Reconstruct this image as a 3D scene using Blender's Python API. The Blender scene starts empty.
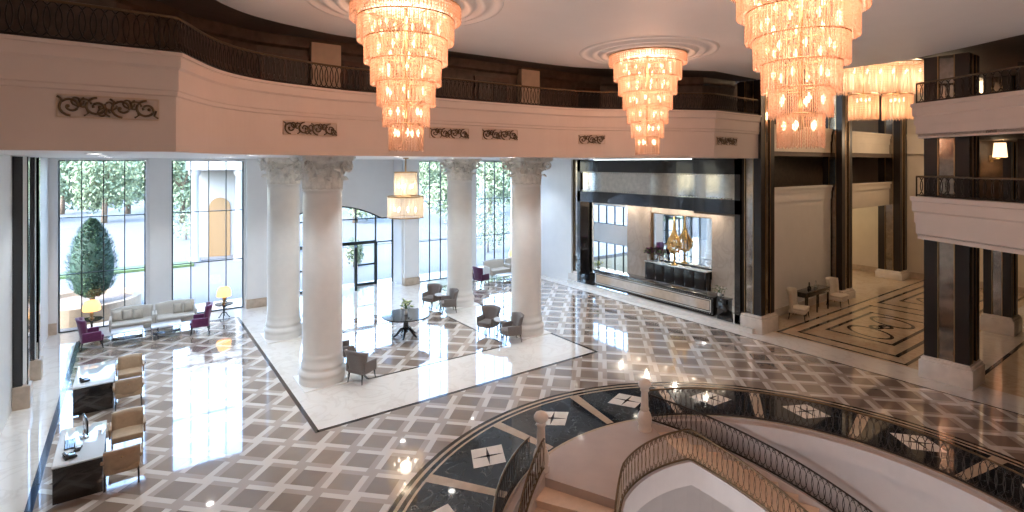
import bpy, bmesh, math, random
from mathutils import Vector, Matrix
random.seed(7)
SC = bpy.context.scene
COL = SC.collection
PI = math.pi
# ------------------------------------------------------------------ camera constants (1024 x 512 photograph)
F, U0, V0, HC = 532.0, 512.0, 163.5, 6.0
YAW = math.radians(35.6)
FW = Vector((math.sin(YAW), math.cos(YAW))); RT = Vector((math.cos(YAW), -math.sin(YAW)))

def hit_y(u, Y):
    d = FW + RT * ((u - U0) / F); t = Y / d.y; return d.x * t
def hit_x(u, X):
    d = FW + RT * ((u - U0) / F); t = X / d.x; return d.y * t

# ------------------------------------------------------------------ materials
MATS = {}
def nt(name):
    m = bpy.data.materials.new(name); m.use_nodes = True
    t = m.node_tree; b = t.nodes['Principled BSDF']; MATS[name] = m
    return m, t, b
def mat(name, col, rough=0.5, metal=0.0, noise=0.0, scale=6.0, coat=0.0, spec=0.5, bump=0.0, emit=None, estr=0.0, sheen=0.0, trans=0.0, ior=1.5):
    m, t, b = nt(name)
    b.inputs['Roughness'].default_value = rough; b.inputs['Metallic'].default_value = metal
    b.inputs['Specular IOR Level'].default_value = spec; b.inputs['Coat Weight'].default_value = coat
    b.inputs['Coat Roughness'].default_value = 0.04; b.inputs['IOR'].default_value = ior
    b.inputs['Sheen Weight'].default_value = sheen; b.inputs['Transmission Weight'].default_value = trans
    b.inputs['Base Color'].default_value = (*col, 1)
    if noise > 0 or bump > 0:
        tc = t.nodes.new('ShaderNodeTexCoord'); n = t.nodes.new('ShaderNodeTexNoise')
        n.inputs['Scale'].default_value = scale; n.inputs['Detail'].default_value = 6
        t.links.new(tc.outputs['Object'], n.inputs['Vector'])
        if noise > 0:
            r = t.nodes.new('ShaderNodeValToRGB')
            r.color_ramp.elements[0].position = .3; r.color_ramp.elements[1].position = .7
            r.color_ramp.elements[0].color = (*[c * (1 - noise) for c in col], 1)
            r.color_ramp.elements[1].color = (*[min(1, c * (1 + noise)) for c in col], 1)
            t.links.new(n.outputs['Fac'], r.inputs['Fac']); t.links.new(r.outputs['Color'], b.inputs['Base Color'])
        if bump > 0:
            bp = t.nodes.new('ShaderNodeBump'); bp.inputs['Strength'].default_value = bump
            t.links.new(n.outputs['Fac'], bp.inputs['Height']); t.links.new(bp.outputs['Normal'], b.inputs['Normal'])
    if emit:
        b.inputs['Emission Color'].default_value = (*emit, 1); b.inputs['Emission Strength'].default_value = estr
    return m
def veined(name, base, vein, rough, scale=2.0, width=.06, coat=0.0, amt=1.0):
    m, t, b = nt(name)
    tc = t.nodes.new('ShaderNodeTexCoord')
    n1 = t.nodes.new('ShaderNodeTexNoise'); n1.inputs['Scale'].default_value = scale; n1.inputs['Detail'].default_value = 8
    n1.inputs['Distortion'].default_value = 1.2
    t.links.new(tc.outputs['Object'], n1.inputs['Vector'])
    s = t.nodes.new('ShaderNodeMath'); s.operation = 'SUBTRACT'; s.inputs[1].default_value = .5
    a = t.nodes.new('ShaderNodeMath'); a.operation = 'ABSOLUTE'
    r = t.nodes.new('ShaderNodeValToRGB')
    r.color_ramp.elements[0].position = 0; r.color_ramp.elements[1].position = width
    v = [vein[i] * amt + base[i] * (1 - amt) for i in range(3)]
    r.color_ramp.elements[0].color = (*v, 1); r.color_ramp.elements[1].color = (*base, 1)
    t.links.new(n1.outputs['Fac'], s.inputs[0]); t.links.new(s.outputs[0], a.inputs[0]); t.links.new(a.outputs[0], r.inputs['Fac'])
    t.links.new(r.outputs['Color'], b.inputs['Base Color'])
    b.inputs['Roughness'].default_value = rough; b.inputs['Coat Weight'].default_value = coat
    b.inputs['Coat Roughness'].default_value = .03
    return m

def lattice_material():
    m, t, b = nt('woven_marble_tiles')
    N = t.nodes; L = t.links
    def mth(op, a, c=None):
        n = N.new('ShaderNodeMath'); n.operation = op
        for i, x in enumerate((a, c)):
            if x is None: continue
            if isinstance(x, (int, float)): n.inputs[i].default_value = x
            else: L.new(x, n.inputs[i])
        return n.outputs[0]
    g = N.new('ShaderNodeNewGeometry'); sx = N.new('ShaderNodeSeparateXYZ'); L.new(g.outputs['Position'], sx.inputs[0])
    x, y = sx.outputs[0], sx.outputs[1]
    P = .74 * math.sqrt(2)
    p = mth('ADD', mth('DIVIDE', mth('ADD', x, y), P), 200.5 - 10.49 / .74)
    q = mth('ADD', mth('DIVIDE', mth('SUBTRACT', y, x), P), 200.5 - 5.85 / .74)
    fp, fq = mth('FLOOR', p), mth('FLOOR', q)
    a = mth('SUBTRACT', mth('SUBTRACT', p, fp), .5); bb = mth('SUBTRACT', mth('SUBTRACT', q, fq), .5)
    par = mth('MODULO', mth('ADD', fp, fq), 2.0); par = mth('ROUND', par)
    W = .17
    inB = mth('LESS_THAN', mth('ABSOLUTE', bb), W); inA = mth('LESS_THAN', mth('ABSOLUTE', a), W)
    sgn = mth('SUBTRACT', 1.0, mth('MULTIPLY', par, 2.0))
    s = mth('GREATER_THAN', mth('MULTIPLY', mth('MULTIPLY', a, bb), sgn), 0.0)
    w1 = mth('MULTIPLY', mth('MULTIPLY', inA, inB), mth('SUBTRACT', 1.0, par))
    w2 = mth('MULTIPLY', mth('MULTIPLY', inB, mth('SUBTRACT', 1.0, inA)), s)
    w3 = mth('MULTIPLY', mth('MULTIPLY', inA, mth('SUBTRACT', 1.0, inB)), mth('SUBTRACT', 1.0, s))
    white = mth('ADD', w1, mth('ADD', w2, w3)); band = mth('MAXIMUM', inA, inB)
    # each brown tile has a shade of its own
    cp = mth('FLOOR', mth('ADD', p, .5)); cq = mth('FLOOR', mth('ADD', q, .5))
    cv = N.new('ShaderNodeCombineXYZ'); L.new(cp, cv.inputs[0]); L.new(cq, cv.inputs[1])
    wn = N.new('ShaderNodeTexWhiteNoise'); wn.noise_dimensions = '2D'; L.new(cv.outputs[0], wn.inputs['Vector'])
    nz = N.new('ShaderNodeTexNoise'); nz.inputs['Scale'].default_value = 3.5; nz.inputs['Detail'].default_value = 6
    L.new(g.outputs['Position'], nz.inputs['Vector'])
    f = mth('ADD', mth('MULTIPLY', wn.outputs['Value'], .55), mth('MULTIPLY', nz.outputs['Fac'], .45))
    r = N.new('ShaderNodeValToRGB')
    r.color_ramp.elements[0].position = .1; r.color_ramp.elements[0].color = (.225, .165, .130, 1)
    r.color_ramp.elements[1].position = .9; r.color_ramp.elements[1].color = (.33, .255, .205, 1)
    L.new(f, r.inputs['Fac'])
    def mix(fac, c1, c2):
        n = N.new('ShaderNodeMix'); n.data_type = 'RGBA'; L.new(fac, n.inputs[0])
        for k, c in ((6, c1), (7, c2)):
            if isinstance(c, tuple): n.inputs[k].default_value = c
            else: L.new(c, n.inputs[k])
        return n.outputs[2]
    c = mix(band, r.outputs['Color'], (.44, .365, .31, 1)); c = mix(white, c, (.70, .635, .575, 1))
    L.new(c, b.inputs['Base Color'])
    b.inputs['Roughness'].default_value = .07; b.inputs['Coat Weight'].default_value = 1.0; b.inputs['Coat Roughness'].default_value = .025; b.inputs['Coat IOR'].default_value = 1.7
    return m

def glass_material(name, tint=(1, 1, 1), refl=.9):
    m = bpy.data.materials.new(name); m.use_nodes = True; MATS[name] = m
    t = m.node_tree; t.nodes.clear()
    o = t.nodes.new('ShaderNodeOutputMaterial'); mx = t.nodes.new('ShaderNodeMixShader')
    tr = t.nodes.new('ShaderNodeBsdfTransparent'); gl = t.nodes.new('ShaderNodeBsdfGlossy'); fr = t.nodes.new('ShaderNodeFresnel')
    mu = t.nodes.new('ShaderNodeMath'); mu.operation = 'MULTIPLY'; mu.inputs[1].default_value = refl
    fr.inputs['IOR'].default_value = 1.35; gl.inputs['Roughness'].default_value = 0.02; tr.inputs['Color'].default_value = (*tint, 1)
    t.links.new(fr.outputs[0], mu.inputs[0]); t.links.new(mu.outputs[0], mx.inputs[0])
    t.links.new(tr.outputs[0], mx.inputs[1]); t.links.new(gl.outputs[0], mx.inputs[2]); t.links.new(mx.outputs[0], o.inputs[0])
    return m
def crystal_material(name, col=(1, .93, .84), clear=.30, shine=.16):
    m = bpy.data.materials.new(name); m.use_nodes = True; MATS[name] = m
    t = m.node_tree; t.nodes.clear()
    o = t.nodes.new('ShaderNodeOutputMaterial')
    tr = t.nodes.new('ShaderNodeBsdfTransparent'); tl = t.nodes.new('ShaderNodeBsdfTranslucent'); gl = t.nodes.new('ShaderNodeBsdfGlossy')
    df = t.nodes.new('ShaderNodeBsdfDiffuse')
    tl.inputs['Color'].default_value = (*col, 1); df.inputs['Color'].default_value = (*col, 1); gl.inputs['Roughness'].default_value = .15
    tr.inputs['Color'].default_value = (1, .97, .93, 1)
    m0 = t.nodes.new('ShaderNodeMixShader'); m0.inputs[0].default_value = .4
    m1 = t.nodes.new('ShaderNodeMixShader'); m2 = t.nodes.new('ShaderNodeMixShader'); m1.inputs[0].default_value = clear; m2.inputs[0].default_value = shine
    t.links.new(tl.outputs[0], m0.inputs[1]); t.links.new(df.outputs[0], m0.inputs[2])
    t.links.new(m0.outputs[0], m1.inputs[1]); t.links.new(tr.outputs[0], m1.inputs[2])
    t.links.new(m1.outputs[0], m2.inputs[1]); t.links.new(gl.outputs[0], m2.inputs[2]); t.links.new(m2.outputs[0], o.inputs[0])
    return m
def emitter(name, col, s):
    m = bpy.data.materials.new(name); m.use_nodes = True; MATS[name] = m
    t = m.node_tree; t.nodes.clear(); o = t.nodes.new('ShaderNodeOutputMaterial'); e = t.nodes.new('ShaderNodeEmission')
    e.inputs[0].default_value = (*col, 1); e.inputs[1].default_value = s; t.links.new(e.outputs[0], o.inputs[0]); return m

lattice_material()
veined('white_marble', (.80, .755, .70), (.66, .60, .54), .06, 1.2, .05, .8, .6)
veined('stone_wall_marble', (.52, .44, .37), (.36, .29, .24), .15, 1.5, .08, .2, .4)
veined('black_marble', (.012, .016, .022), (.16, .16, .15), .05, 2.6, .018, .3, .55)
veined('alcove_marble', (.62, .50, .37), (.50, .38, .27), .08, 1.5, .06, .3, .7)
mat('dark_inlay', (.035, .022, .016), .08, coat=.3)
mat('beige_inlay', (.50, .39, .29), .08, noise=.08, coat=.3)
mat('white_inlay', (.78, .73, .66), .08, noise=.05, coat=.3)
mat('blue_inlay', (.035, .055, .10), .08, coat=.3)
mat('plaster', (.79, .785, .775), .55, noise=.02, scale=2)
mat('fascia_plaster', (.66, .555, .495), .5, noise=.02, scale=2)
mat('ceiling_paint', (.86, .82, .79), .6, noise=.015, scale=1.5)
mat('alcove_plaster', (.70, .62, .52), .55, noise=.03, scale=2)
mat('dark_wood', (.013, .007, .005), .36, noise=.2, scale=3)
mat('wall_wood', (.085, .055, .038), .35, noise=.35, scale=5)
mat('door_wood', (.075, .034, .020), .32, noise=.3, scale=8)
mat('soffit_brown', (.13, .095, .075), .6, noise=.1)
mat('pilaster_stone', (.56, .43, .32), .4, noise=.06)
mat('capital_stone', (.80, .76, .70), .6, noise=.12, scale=9, bump=.25)
mat('column_stone', (.80, .77, .73), .32, noise=.03, scale=3)
mat('plinth_stone', (.50, .40, .31), .3, noise=.15, scale=5)
mat('marble_plinth', (.72, .66, .60), .2, noise=.08, scale=4, coat=.2)
mat('black_lacquer', (.012, .010, .010), .12, coat=.5)
mat('black_iron', (.042, .030, .024), .38, metal=.6)
mat('bronze_iron', (.16, .105, .06), .36, metal=.85)
mat('gold', (.80, .55, .22), .24, metal=1.0)
mat('brass_trim', (.40, .27, .14), .3, metal=1.0)
mat('chrome', (.75, .76, .78), .15, metal=1.0)
mat('mirror', (.86, .86, .85), .03, metal=1.0)
mat('strip_mirror', (.34, .30, .26), .10, metal=1.0, noise=.2, scale=6)
mat('antique_mirror', (.62, .57, .50), .07, metal=1.0, noise=.12, scale=5)
mat('grey_fabric', (.17, .145, .135), .8, noise=.12, scale=40, sheen=.2)
mat('taupe_fabric', (.25, .215, .19), .8, noise=.12, scale=40, sheen=.2)
mat('tan_leather', (.40, .285, .185), .5, noise=.08, scale=14)
mat('cream_fabric', (.66, .60, .51), .8, noise=.05, scale=30, sheen=.2)
mat('sofa_fabric', (.60, .57, .52), .8, noise=.05, scale=30, sheen=.2)
mat('cushion_fabric', (.50, .46, .40), .85, noise=.06, scale=30)
mat('purple_velvet', (.115, .006, .075), .6, noise=.15, scale=18, sheen=.5)
mat('purple_velvet_dark', (.075, .006, .055), .7, noise=.15, scale=18, sheen=.3)
mat('window_frame_metal', (.045, .055, .055), .4, metal=.5)
mat('white_glass', (.80, .84, .88), .06, coat=.4)
mat('desk_glass', (.62, .70, .78), .05, coat=.5)
mat('screen_black', (.006, .007, .009), .12, coat=.3)
mat('stone_newel', (.78, .70, .63), .35, noise=.05)
mat('landing_stone', (.52, .425, .38), .16, noise=.04, scale=2, coat=.2)
mat('stair_stone', (.80, .62, .48), .16, noise=.06, coat=.2)
mat('well_plaster', (.58, .52, .50), .45, noise=.02)
mat('ceramic', (.85, .84, .80), .15, coat=.3)
mat('leaf_green', (.06, .14, .03), .5, noise=.3, scale=20)
mat('flower_pale', (.55, .60, .28), .6, noise=.25, scale=20)
mat('flower_purple', (.12, .012, .10), .6, noise=.2, scale=20)
mat('conifer', (.022, .055, .036), .7, noise=.4, scale=5)
mat('conifer_light', (.07, .125, .065), .7, noise=.4, scale=9)
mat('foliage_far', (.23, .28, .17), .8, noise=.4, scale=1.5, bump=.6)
mat('bark', (.17, .12, .085), .85, noise=.3)
mat('asphalt', (.095, .096, .10), .8, noise=.06, scale=1)
mat('paving', (.10, .10, .102), .7, noise=.06, scale=2)
mat('lawn', (.055, .09, .028), .9, noise=.35, scale=6, bump=.4)
mat('planter_stone', (.30, .22, .15), .7, noise=.1)
mat('render_white', (.30, .295, .29), .7)
mat('render_ochre', (.21, .125, .055), .7, noise=.06)
mat('shade_amber', (.85, .52, .22), .7, emit=(1, .52, .17), estr=.8)
mat('shade_white', (.95, .9, .82), .7, emit=(1, .70, .42), estr=.8)
glass_material('window_glass', (.97, .985, .985), .7)
glass_material('table_glass', (.90, .95, .97), 1.0)
crystal_material('crystal', (.88, .61, .465), .48, .08)
crystal_material('crystal_white', (.97, .90, .80), .26, .10)
emitter('bulb_glow', (1, .68, .36), 3.0)
emitter('downlight_lens', (1, .96, .9), 8.0)
emitter('bulb_glow_white', (1, .84, .64), 6.0)

# ------------------------------------------------------------------ mesh builder
class MB:
    def __init__(s): s.bm = bmesh.new(); s.mi = 0; s.M = Matrix.Identity(4); s.smooth = False
    def mat(s, i): s.mi = i; return s
    def at(s, M=None): s.M = M if M is not None else Matrix.Identity(4); return s
    def v(s, p): return s.bm.verts.new(s.M @ Vector(p))
    def f(s, vs, smooth=None):
        try: fc = s.bm.faces.new(vs)
        except ValueError: return None
        fc.material_index = s.mi; fc.smooth = s.smooth if smooth is None else smooth
        return fc
    def box(s, x0, x1, y0, y1, z0, z1):
        c = [s.v(p) for p in ((x0, y0, z0), (x1, y0, z0), (x1, y1, z0), (x0, y1, z0), (x0, y0, z1), (x1, y0, z1), (x1, y1, z1), (x0, y1, z1))]
        for q in ((3, 2, 1, 0), (4, 5, 6, 7), (0, 1, 5, 4), (1, 2, 6, 5), (2, 3, 7, 6), (3, 0, 4, 7)): s.f([c[i] for i in q], False)
        return s
    def rbox(s, x0, x1, y0, y1, z0, z1, r=.03, seg=2):
        t = bmesh.new(); bmesh.ops.create_cube(t, size=1.0)
        for v in t.verts: v.co = Vector(((x0 + x1) / 2 + v.co.x * (x1 - x0), (y0 + y1) / 2 + v.co.y * (y1 - y0), (z0 + z1) / 2 + v.co.z * (z1 - z0)))
        r = min(r, .49 * min(x1 - x0, y1 - y0, z1 - z0))
        bmesh.ops.bevel(t, geom=list(t.edges), offset=r, segments=seg, affect='EDGES', profile=.5)
        return s.merge(t, True)
    def merge(s, t, smooth):
        mp = {}
        for v in t.verts: mp[v] = s.v(v.co)
        for f in t.faces: s.f([mp[v] for v in f.verts], smooth)
        t.free(); return s
    def prism(s, pts, z0, z1, smooth=False):
        a = sum(pts[i][0] * pts[(i + 1) % len(pts)][1] - pts[(i + 1) % len(pts)][0] * pts[i][1] for i in range(len(pts)))
        if a < 0: pts = pts[::-1]
        lo = [s.v((p[0], p[1], z0)) for p in pts]; hi = [s.v((p[0], p[1], z1)) for p in pts]; n = len(pts)
        s.f(hi, False); s.f(lo[::-1], False)
        for i in range(n): s.f([lo[i], lo[(i + 1) % n], hi[(i + 1) % n], hi[i]], smooth)
        return s
    def lathe(s, prof, n=32, smooth=True, cap=True):
        rings = []
        for r, z in prof:
            rings.append([s.v((max(r, 1e-4) * math.cos(2 * PI * i / n), max(r, 1e-4) * math.sin(2 * PI * i / n), z)) for i in range(n)])
        for a, b in zip(rings, rings[1:]):
            for i in range(n): s.f([a[i], a[(i + 1) % n], b[(i + 1) % n], b[i]], smooth)
        if cap:
            for (r, z), rev in ((prof[0], True), (prof[-1], False)):
                if r < 1e-3: continue
                c = [s.v((r * math.cos(2 * PI * i / n), r * math.sin(2 * PI * i / n), z)) for i in range(n)]
                s.f(c[::-1] if rev else c, False)
        return s
    def tube(s, pts, r, k=6, closed=False, smooth=True, rz=None):
        pts = [Vector(p) for p in pts]; n = len(pts); rings = []
        for i, p in enumerate(pts):
            if closed: d = pts[(i + 1) % n] - pts[i - 1]
            else: d = pts[min(i + 1, n - 1)] - pts[max(i - 1, 0)]
            if d.length < 1e-9: d = Vector((0, 0, 1))
            d.normalize()
            up = Vector((0, 0, 1)) if abs(d.z) < .9 else Vector((1, 0, 0))
            a = d.cross(up).normalized(); b = a.cross(d)
            rr = r[i] if isinstance(r, (list, tuple)) else r
            r2 = rr if rz is None else rz
            rings.append([s.v(p + a * (rr * math.cos(2 * PI * j / k)) + b * (r2 * math.sin(2 * PI * j / k))) for j in range(k)])
        m = n if closed else n - 1
        for i in range(m):
            a, b = rings[i], rings[(i + 1) % n]
            for j in range(k): s.f([a[j], a[(j + 1) % k], b[(j + 1) % k], b[j]], smooth)
        if not closed: s.f(rings[0][::-1], False); s.f(rings[-1], False)
        return s
    def ball(s, c, r, nu=10, nv=7, sz=1.0):
        t = bmesh.new(); bmesh.ops.create_uvsphere(t, u_segments=nu, v_segments=nv, radius=r)
        for v in t.verts: v.co = Vector((v.co.x + c[0], v.co.y + c[1], v.co.z * sz + c[2]))
        return s.merge(t, True)
    def strip(s, rows, smooth=True, closed=False):
        """rows: list of point rows of equal length, joined into a surface"""
        R = [[s.v(p) for p in row] for row in rows]
        for a, b in zip(R, R[1:]):
            m = len(a) if closed else len(a) - 1
            for i in range(m): s.f([a[i], a[(i + 1) % len(a)], b[(i + 1) % len(a)], b[i]], smooth)
        return R
    def slab(s, front, back, smooth=True):
        """closed solid between two grids of the same size"""
        A = s.strip(front, smooth); Bk = [[s.v(p) for p in row] for row in back]
        for a, b in zip(Bk, Bk[1:]):
            for i in range(len(a) - 1): s.f([a[i + 1], a[i], b[i], b[i + 1]], smooth)
        n, m = len(A), len(A[0])
        for i in range(m - 1):
            s.f([A[0][i + 1], A[0][i], Bk[0][i], Bk[0][i + 1]], smooth); s.f([A[-1][i], A[-1][i + 1], Bk[-1][i + 1], Bk[-1][i]], smooth)
        for j in range(n - 1):
            s.f([A[j][0], A[j + 1][0], Bk[j + 1][0], Bk[j][0]], smooth); s.f([A[j + 1][-1], A[j][-1], Bk[j][-1], Bk[j + 1][-1]], smooth)
        return s
    def build(s, name, mats, parent=None, loc=(0, 0, 0), rz=0.0):
        bmesh.ops.recalc_face_normals(s.bm, faces=list(s.bm.faces))
        me = bpy.data.meshes.new(name); s.bm.to_mesh(me); s.bm.free()
        for m in (mats if isinstance(mats, (list, tuple)) else [mats]): me.materials.append(MATS[m])
        o = bpy.data.objects.new(name, me); COL.objects.link(o); o.location = loc; o.rotation_euler = (0, 0, rz)
        if parent: o.parent = parent
        return o
def tag(o, label, cat, group=None, kind='thing'):
    o['label'] = label; o['category'] = cat; o['kind'] = kind
    if group: o['group'] = group
    return o
def thing(name, label, cat, loc=(0, 0, 0), rz=0.0, group=None):
    o = bpy.data.objects.new(name, None); COL.objects.link(o); o.location = loc; o.rotation_euler = (0, 0, rz)
    o.empty_display_size = .1
    return tag(o, label, cat, group)
def struct(o, kind='structure'):
    o['kind'] = kind; return o
def dup(root, loc, rz, label=None, group=None):
    def cp(o, parent):
        c = o.copy(); COL.objects.link(c)
        if parent: c.parent = parent
        for ch in [x for x in COL.objects if x.parent == o]: cp(ch, c)
        return c
    r = cp(root, None); r.location = loc; r.rotation_euler = (0, 0, rz)
    if label: r['label'] = label
    if group: r['group'] = group
    return r
T = Matrix.Translation
def RZ(a): return Matrix.Rotation(a, 4, 'Z')
def arc(cx, cy, r, a0, a1, n): return [(cx + r * math.cos(math.radians(a0 + (a1 - a0) * i / n)), cy + r * math.sin(math.radians(a0 + (a1 - a0) * i / n))) for i in range(n + 1)]

# ------------------------------------------------------------------ plan dimensions
CX, CY = 8.20, 4.08                # centre of the round stair hall
RO, RI, RW = 6.38, 4.55, 4.49      # ring outer, ring inner, well wall
YW = 24.5                          # window wall
XL, XR = -2.35, 17.95              # left wall, right wall
ZC = 8.96                          # main ceiling
ZS = 6.2                           # soffit over the window hall

def smooth_path(P, n=8):
    """Catmull-Rom through points"""
    out = []
    for i in range(len(P) - 1):
        p0, p1, p2, p3 = P[max(i - 1, 0)], P[i], P[i + 1], P[min(i + 2, len(P) - 1)]
        for k in range(n):
            t = k / n
            out.append(tuple(.5 * (2 * p1[j] + (p2[j] - p0[j]) * t + (2 * p0[j] - 5 * p1[j] + 4 * p2[j] - p3[j]) * t * t + (3 * p1[j] - p0[j] - 3 * p2[j] + p3[j]) * t ** 3) for j in range(2)))
    out.append(tuple(P[-1])); return out
ARC = smooth_path([(.56, 9.66), (1.10, 10.77), (1.62, 11.42), (2.2, 11.82), (2.95, 12.1), (4.1, 12.36), (6.4, 12.36), (8.2, 12.34), (10.5, 12.26), (11.8, 11.95), (12.9, 11.3), (14.1, 10.65), (15.2, 10.1)], 6)
PATH_L = [(XL - .2, 9.60)] + ARC + [(18.02, 10.22)]
PATH_R = [(21.4, 5.50), (17.9, 5.50)] + smooth_path([(17.9, 5.48), (17.3, 4.3), (16.62, 3.07), (15.7, 1.2), (14.9, -.8)], 5)[1:]

def offset_path(P, d):
    """offset to the right-hand side of travel, mitred"""
    out = []
    for i, p in enumerate(P):
        a = Vector(P[i]) - Vector(P[i - 1]) if i else None
        b = Vector(P[i + 1]) - Vector(P[i]) if i < len(P) - 1 else None
        a = (a or b).normalized(); b = (b or a).normalized()
        na, nb = Vector((a.y, -a.x)), Vector((b.y, -b.x))
        n = na + nb; n = n / max(n.length_squared, .3) * 2 if n.length > 1e-6 else na
        out.append((p[0] + n.x * d, p[1] + n.y * d))
    return out
def sweep(mb, P, prof, smooth=False):
    """prof: list of (offset towards the hall, z), closed section"""
    rows = []
    for off, z in prof:
        q = offset_path(P, off); rows.append([(x, y, z) for x, y in q])
    rows.append(rows[0])
    R = [[mb.v(p) for p in row] for row in rows[:-1]]; R.append(R[0])
    for a, b in zip(R, R[1:]):
        for i in range(len(a) - 1): mb.f([a[i], a[i + 1], b[i + 1], b[i]], smooth)
    mb.f([r[0] for r in R[:-1]], False); mb.f([r[-1] for r in R[:-1]][::-1], False)
    return mb

# ================================================================== SETTING: floors
mb = MB()
def ringpoly(r0, r1, a0, a1, z0, z1, n, b=None, cx=CX, cy=CY):
    (b or mb).prism(arc(cx, cy, r1, a0, a1, n) + arc(cx, cy, r0, a0, a1, n)[::-1], z0, z1)
# 0 lattice, 1 white marble, 2 dark inlay, 3 black marble, 4 beige inlay, 5 white inlay, 6 blue inlay, 7 alcove marble
def floor_with_hole(x0, x1, y0, y1, r):
    n = 96; circ = arc(CX, CY, r, 0, 360, n)[:-1]
    def edge(a):
        c, s_ = math.cos(a), math.sin(a); t = 1e9
        if c > 1e-9: t = min(t, (x1 - CX) / c)
        if c < -1e-9: t = min(t, (x0 - CX) / c)
        if s_ > 1e-9: t = min(t, (y1 - CY) / s_)
        if s_ < -1e-9: t = min(t, (y0 - CY) / s_)
        return (CX + c * t, CY + s_ * t)
    angs = [2 * PI * i / n for i in range(n)]
    for cxx, cyy in ((x0, y0), (x1, y0), (x1, y1), (x0, y1)): angs.append(math.atan2(cyy - CY, cxx - CX) % (2 * PI))
    angs = sorted(set(round(a, 9) for a in angs))
    for a, b in zip(angs, angs[1:] + [angs[0] + 2 * PI]):
        p = [(CX + r * math.cos(a), CY + r * math.sin(a)), edge(a), edge(b), (CX + r * math.cos(b), CY + r * math.sin(b))]
        vs = [mb.v((x, y, 0.0)) for x, y in p]; mb.f(vs)
mb.mat(0); floor_with_hole(-1.45, 17.3, -8.0, 23.15, RI)
bmesh.ops.remove_doubles(mb.bm, verts=list(mb.bm.verts), dist=1e-5)
e = .002
mb.mat(1)
mb.box(XL - .2, -1.45, -8, YW + .2, -.2, 0.0)                 # pale walk along the left wall
mb.box(-1.45, 17.3, 23.15, 26.3, -.2, 0.0)                    # pale walk along the windows
mb.box(17.3, XR + .9, 10.2, YW, -.2, 0.0)                     # pale strip by the reception
mb.box(17.3, 18.6, -8.0, 10.2, -.2, 0.0)
X0, X1, Y0_ = 3.38, 12.06, 12.22
mb.box(X0, X1, Y0_, 23.2, 0, e)                               # square apron round the columns
mb.mat(0); mb.box(5.36, 10.08, 14.36, 20.2, e, 2 * e)         # woven panel in the middle
mb.mat(2)
w = .10
for x in (X0 - w / 2, X1 - w / 2): mb.box(x, x + w, Y0_ - w / 2, 23.2, 0, 2.5 * e)
mb.box(X0, X1, Y0_ - w / 2, Y0_ + w / 2, 0, 2.5 * e)
w = .07
for x in (5.36, 10.08): mb.box(x - w / 2, x + w / 2, 14.36, 20.2, 0, 3 * e)
for y in (14.36, 20.2): mb.box(5.36, 10.08, y - w / 2, y + w / 2, 0, 3 * e)
mb.box(17.27, 17.33, -8, 23.15, 0, e)
mb.mat(6); mb.box(-1.50, -1.38, -8, 23.1, 0, 2 * e); mb.box(-1.45, 3.3, 23.1, 23.18, 0, 2 * e); mb.box(12.06, 17.3, 23.1, 23.18, 0, 2 * e)
# the dark ring with its pale diamonds
mb.mat(3); ringpoly(RI, RO, 0, 360, 0, 1.5 * e, 128)
mb.mat(4); ringpoly(RO - .02, RO + .05, 0, 360, 0, 2 * e, 128); ringpoly(RO - .16, RO - .11, 0, 360, 0, 2.5 * e, 128); ringpoly(RI, RI + .06, 0, 360, 0, 2.5 * e, 128)
mb.mat(2); ringpoly(RO + .05, RO + .14, 0, 360, 0, 2 * e, 128); ringpoly(RI + .06, RI + .12, 0, 360, 0, 2.5 * e, 128)
RM = 5.55
for k in range(16):
    a = math.radians(22.5 * k + 1.4)
    c, s_ = math.cos(a), math.sin(a)
    def pt(r, t): return (CX + r * c - t * s_, CY + r * s_ + t * c)
    def diamond(hr, ht, z0, z1): mb.prism([pt(RM + hr, 0), pt(RM, ht), pt(RM - hr, 0), pt(RM, -ht)], z0, z1)
    mb.mat(5); diamond(.43, .52, 0, 3 * e)
    mb.mat(2)
    for p0, p1 in ((( .215, .26), (-.215, -.26)), ((.215, -.26), (-.215, .26))):
        q0, q1 = Vector(pt(RM + p0[0], p0[1])), Vector(pt(RM + p1[0], p1[1])); d = (q1 - q0).normalized(); n_ = Vector((-d.y, d.x))
        m_ = (q0 + q1) / 2
        mb.prism([tuple(q0), tuple(m_ + n_ * .035), tuple(q1), tuple(m_ - n_ * .035)], 0, 4 * e)
    mb.mat(4)
    b_ = a + math.radians(11.25); c, s_ = math.cos(b_), math.sin(b_)
    mb.prism([pt(RI + .1, -.09), pt(RO - .12, -.13), pt(RO - .12, .13), pt(RI + .1, .09)], 0, 3 * e)
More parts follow.
